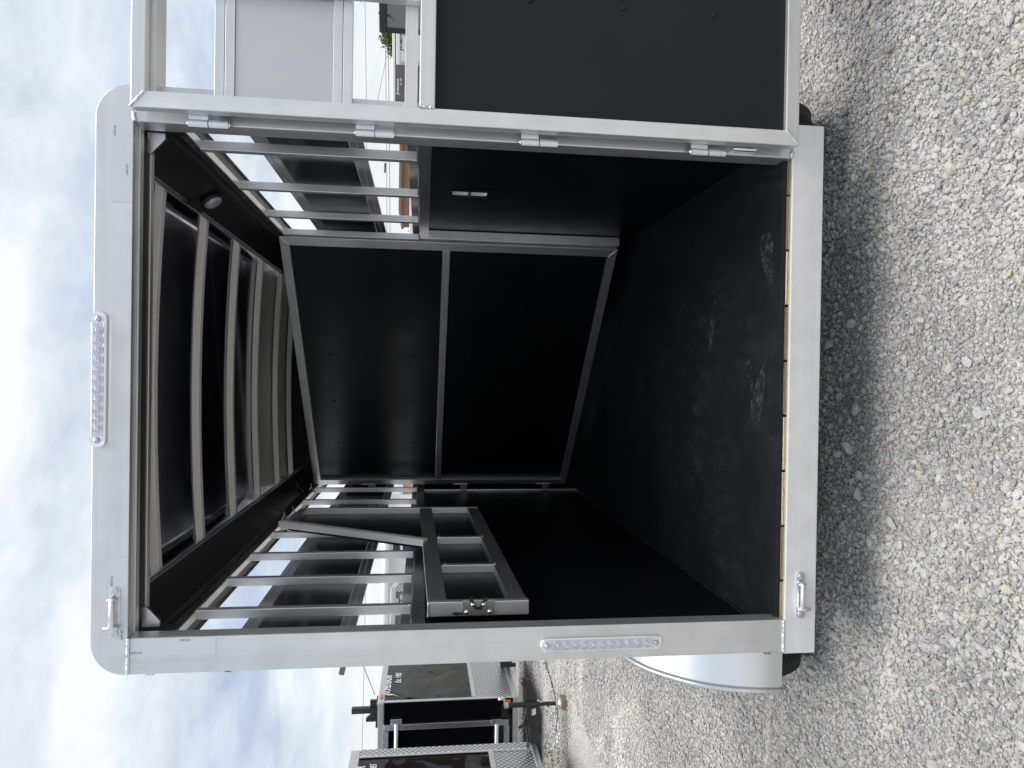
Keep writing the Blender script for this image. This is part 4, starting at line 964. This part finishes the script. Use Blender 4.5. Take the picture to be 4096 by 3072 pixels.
bx('wall', BRICK, KB, ka.x, kc.x+0.6, yK, yK+3, G-0.02, ka.z); bx('coping', plain('coping_brown', (0.2, 0.13, 0.09), 0.8), KB, ka.x-0.06, kc.x+0.66, yK-0.06, yK+3.06, ka.z+0.0005, ka.z+0.10)
bx('door', WPAINT, KB, ka.x+1.0, ka.x+1.95, yK-0.03, yK-0.001, G, G+2.1)
yT = 27.0; ta, tc_ = pos(1612, 1999, yT), pos(1612, 1950, yT)
TBL = thing('tan_shed', 'small tan walled shed seen through the farthest left window', 'shed', ((ta.x+tc_.x)/2, yT+2, G))
bx('wall', TAN, TBL, ta.x-0.3, tc_.x+0.6, yT, yT+4, G-0.02, ta.z); bx('roof', WPAINT, TBL, ta.x-0.4, tc_.x+0.7, yT-0.1, yT+4.1, ta.z+0.0005, ta.z+0.12)
# flood light on its pole
yF = 12.0; f0 = pos(1365, 2622, yF)
FP = thing('light_pole', 'slim pole carrying a flood light, rising behind the left corner post', 'light pole', (f0.x, yF, gh(f0.x, yF)))
b = B(); tube(b, [(f0.x, yF, gh(f0.x, yF)-0.01), (f0.x, yF, f0.z+0.25)], 0.05, 12); obj('pole', b, GALV, FP, smooth=True)
f1 = pos(1385, 2655, yF); b = B(); bar(b, (f0.x, yF, f1.z), (f1.x, yF, f1.z), 0.06, 0.06); obj('bracket_arm', b, GALV, FP)
f2 = pos(1366, 2690, yF); b = B(); bar(b, f1+V((-0.02, 0, 0.05)), f2+V((-0.02, 0, 0.0)), 0.16, 0.11, (0, 0, 1), 0.01); obj('flood_lamp', b, plain('lamp_bronze', (0.12, 0.11, 0.09), 0.5, 0.3), FP)
f3 = pos(1372, 2640, yF); b = B(); box(b, f3.x-0.12, f3.x+0.02, yF-0.05, yF+0.05, f3.z+0.03, f3.z+0.10, 0.01); obj('sensor_box', b, FRAMEBLK, FP)
# utility pole and wires
def pole(X_top, Y_, y, label):
    p = pos(X_top, Y_, y); t_ = thing('utility_pole', label, 'utility pole', (p.x, y, G))
    b = B(); tube(b, [(p.x, y, G-0.02), (p.x, y, p.z+0.4)], [0.14, 0.10], 10); obj('pole', b, BARK, t_, smooth=True)
    bx('crossarm', BARK, t_, p.x-0.9, p.x+0.9, y-0.16, y-0.105, p.z-0.06, p.z+0.06)
    b = B()
    for dx in (-0.8, -0.3, 0.3, 0.8): tube(b, [(p.x+dx, y-0.13, p.z+0.06), (p.x+dx, y-0.13, p.z+0.2)], [0.04, 0.03], 8)
    obj('insulator', b, PRINT, t_); return p
pR = pole(1430, -420, 34, 'wooden utility pole to the right of the yard, outside the gate'); pL = pole(1420, 2570, 34, 'wooden utility pole hidden behind the left corner post')
WIRE = plain('wire_grey', (0.10, 0.10, 0.11), 0.6)
wr = []
for nm, (Xa, Ya), (Xb, Yb_), r_, y_, lab in (
    ('power_line', (1454, -300), (1446, 3100), 0.012, 33.9, 'highest thin power line crossing the white sky'),
    ('power_line', (1534, -300), (1522, 3100), 0.014, 34.2, 'upper of the two close parallel power lines low in the sky'),
    ('power_line', (1545, -300), (1536, 3100), 0.018, 34.5, 'lower and thicker of the two close parallel power lines'),
    ('power_line', (1552, 200), (1505, 430), 0.012, 33.0, 'slanting service wire crossing the two parallel lines'),
    ('power_line', (1440, 2630), (1500, 2780), 0.012, 20.0, 'slanting wire above the roof of the black trailer')):
    a_, c_ = pos(Xa, Ya, y_), pos(Xb, Yb_, y_)
    ps = [a_.lerp(c_, k/24)+V((0, 0, -0.25*(1-(2*k/24-1)**2) if (c_-a_).length > 20 else 0)) for k in range(25)]
    b = B(); tube(b, ps, r_, 6); tag(obj(nm, b, WIRE, None, org=a_, smooth=True), lab, 'power line', 'power lines across the sky')
gs = B(); a_, c_ = pos(1541, 655, 34.5), pos(1540, 693, 34.5); tube(gs, [a_+V((0, -0.1, 0)), c_+V((0, -0.1, 0))], 0.05, 8)
tag(obj('cable_sleeve', gs, plain('green_sleeve', (0.02, 0.09, 0.06), 0.6), None, org=a_), 'dark green sleeve clamped on the thick power line', 'cable sleeve')

# ================================================================== TREES
def tree(label, cx_, cy_, cz_, rx, rz, n, leaf, seed):
    rnd = random.Random(seed); g_ = G
    t_ = thing('tree', label, 'tree', (cx_, cy_, g_), 'trees beyond the open gate')
    b = B(); tube(b, [(cx_, cy_, g_-0.02), (cx_+0.05, cy_, g_+0.8), (cx_-0.05, cy_, cz_)], [0.11, 0.08, 0.03], 8)
    tips = []
    for k in range(14):
        a = rnd.uniform(0, 2*pi); e_ = rnd.uniform(-0.1, 1.2); d = V((cos(a)*cos(e_), sin(a)*cos(e_), sin(e_)))
        s_ = V((cx_, cy_, cz_-rz*rnd.uniform(0.2, 0.9))); e2 = V((cx_, cy_, cz_))+V((d.x*rx, d.y*rx, d.z*rz))*rnd.uniform(0.7, 1.05)
        tube(b, [s_, s_.lerp(e2, 0.5)+V((0, 0, 0.08)), e2], [0.03, 0.018, 0.006], 5); tips.append(e2)
    obj('trunk', b, BARK, t_)
    b = B()
    cl_ = [V((cx_+rnd.gauss(0, 0.42)*rx, cy_+rnd.gauss(0, 0.42)*rx, cz_+rnd.gauss(0, 0.42)*rz)) for _ in range(26)]+tips
    for k in range(n):
        c_ = rnd.choice(cl_)+V((rnd.gauss(0, 1), rnd.gauss(0, 1), rnd.gauss(0, 1)))*rx*0.13
        u_ = V((rnd.gauss(0, 1), rnd.gauss(0, 1), rnd.gauss(0, 1))).normalized(); w_ = u_.cross(V((rnd.gauss(0, 1), rnd.gauss(0, 1), rnd.gauss(0, 1)))).normalized(); s_ = leaf*rnd.uniform(0.6, 1.3)
        b.faces.new([b.verts.new(q) for q in (c_-u_*s_, c_+w_*s_*0.5, c_+u_*s_, c_-w_*s_*0.5)])
    obj('crown', b, LEAF, t_)
q = pos(1440, -40, 13.0); tree('tall leafy tree whose branch tips enter the gate window at the top edge', q.x+1.05, 13.0, q.z-0.05, 1.0, 0.55, 8000, 0.055, 1)
q = pos(1545, 150, 18.0); tree('leafy green tree showing above the white trailer', q.x+0.3, 18.0, q.z-0.5, 0.68, 0.5, 8000, 0.05, 2)
q = pos(1560, 540, 26.0); tree('small sparse tree above the brown brick wall', q.x+1.6, 29.0, q.z-0.1, 0.5, 0.4, 1800, 0.05, 3)
q = pos(1655, 935, 26.0); tree('low green bush at the left end of the white trailer', q.x, 26.0, q.z-0.2, 0.35, 0.3, 1500, 0.04, 4)

# ================================================================== SMALL GROUND THINGS
rnd = random.Random(5)
b = B()
for X_, Y_, n in ((2186, 2652, 40), (2188, 3010, 60), (2200, 2960, 40), (2210, 3040, 60), (2235, 3030, 40)):
    g0 = atz(X_, Y_, gh(-3.6, 5)); c_ = V((g0.x, g0.y, gh(g0.x, g0.y)))
    for k in range(n):
        s_ = c_+V((rnd.gauss(0, 0.06), rnd.gauss(0, 0.10), 0)); t2 = s_+V((rnd.gauss(0, 0.012), rnd.gauss(0, 0.012), rnd.uniform(0.015, 0.04))); w_ = V((0.004, 0.002, 0))
        b.faces.new([b.verts.new(q) for q in (s_-w_, s_+w_, t2)])
wd = obj('weeds', b, LEAF); tag(wd, 'sparse low weeds growing in the gravel under the tongue', 'weeds', kind='stuff')
b = B(); tube(b, spl([V((p.x, p.y, gh(p.x, p.y)+0.012)) for p in (atz(X_, Y_, gh(-3.4, 5)) for X_, Y_ in ((2186, 2600), (2190, 2660), (2205, 2720), (2222, 2790), (2232, 2870), (2225, 2930)))]), 0.006, 6)
tag(obj('ground_cable', b, RUBBER, smooth=True), 'thin dark cable lying across the gravel near the jack', 'cable')
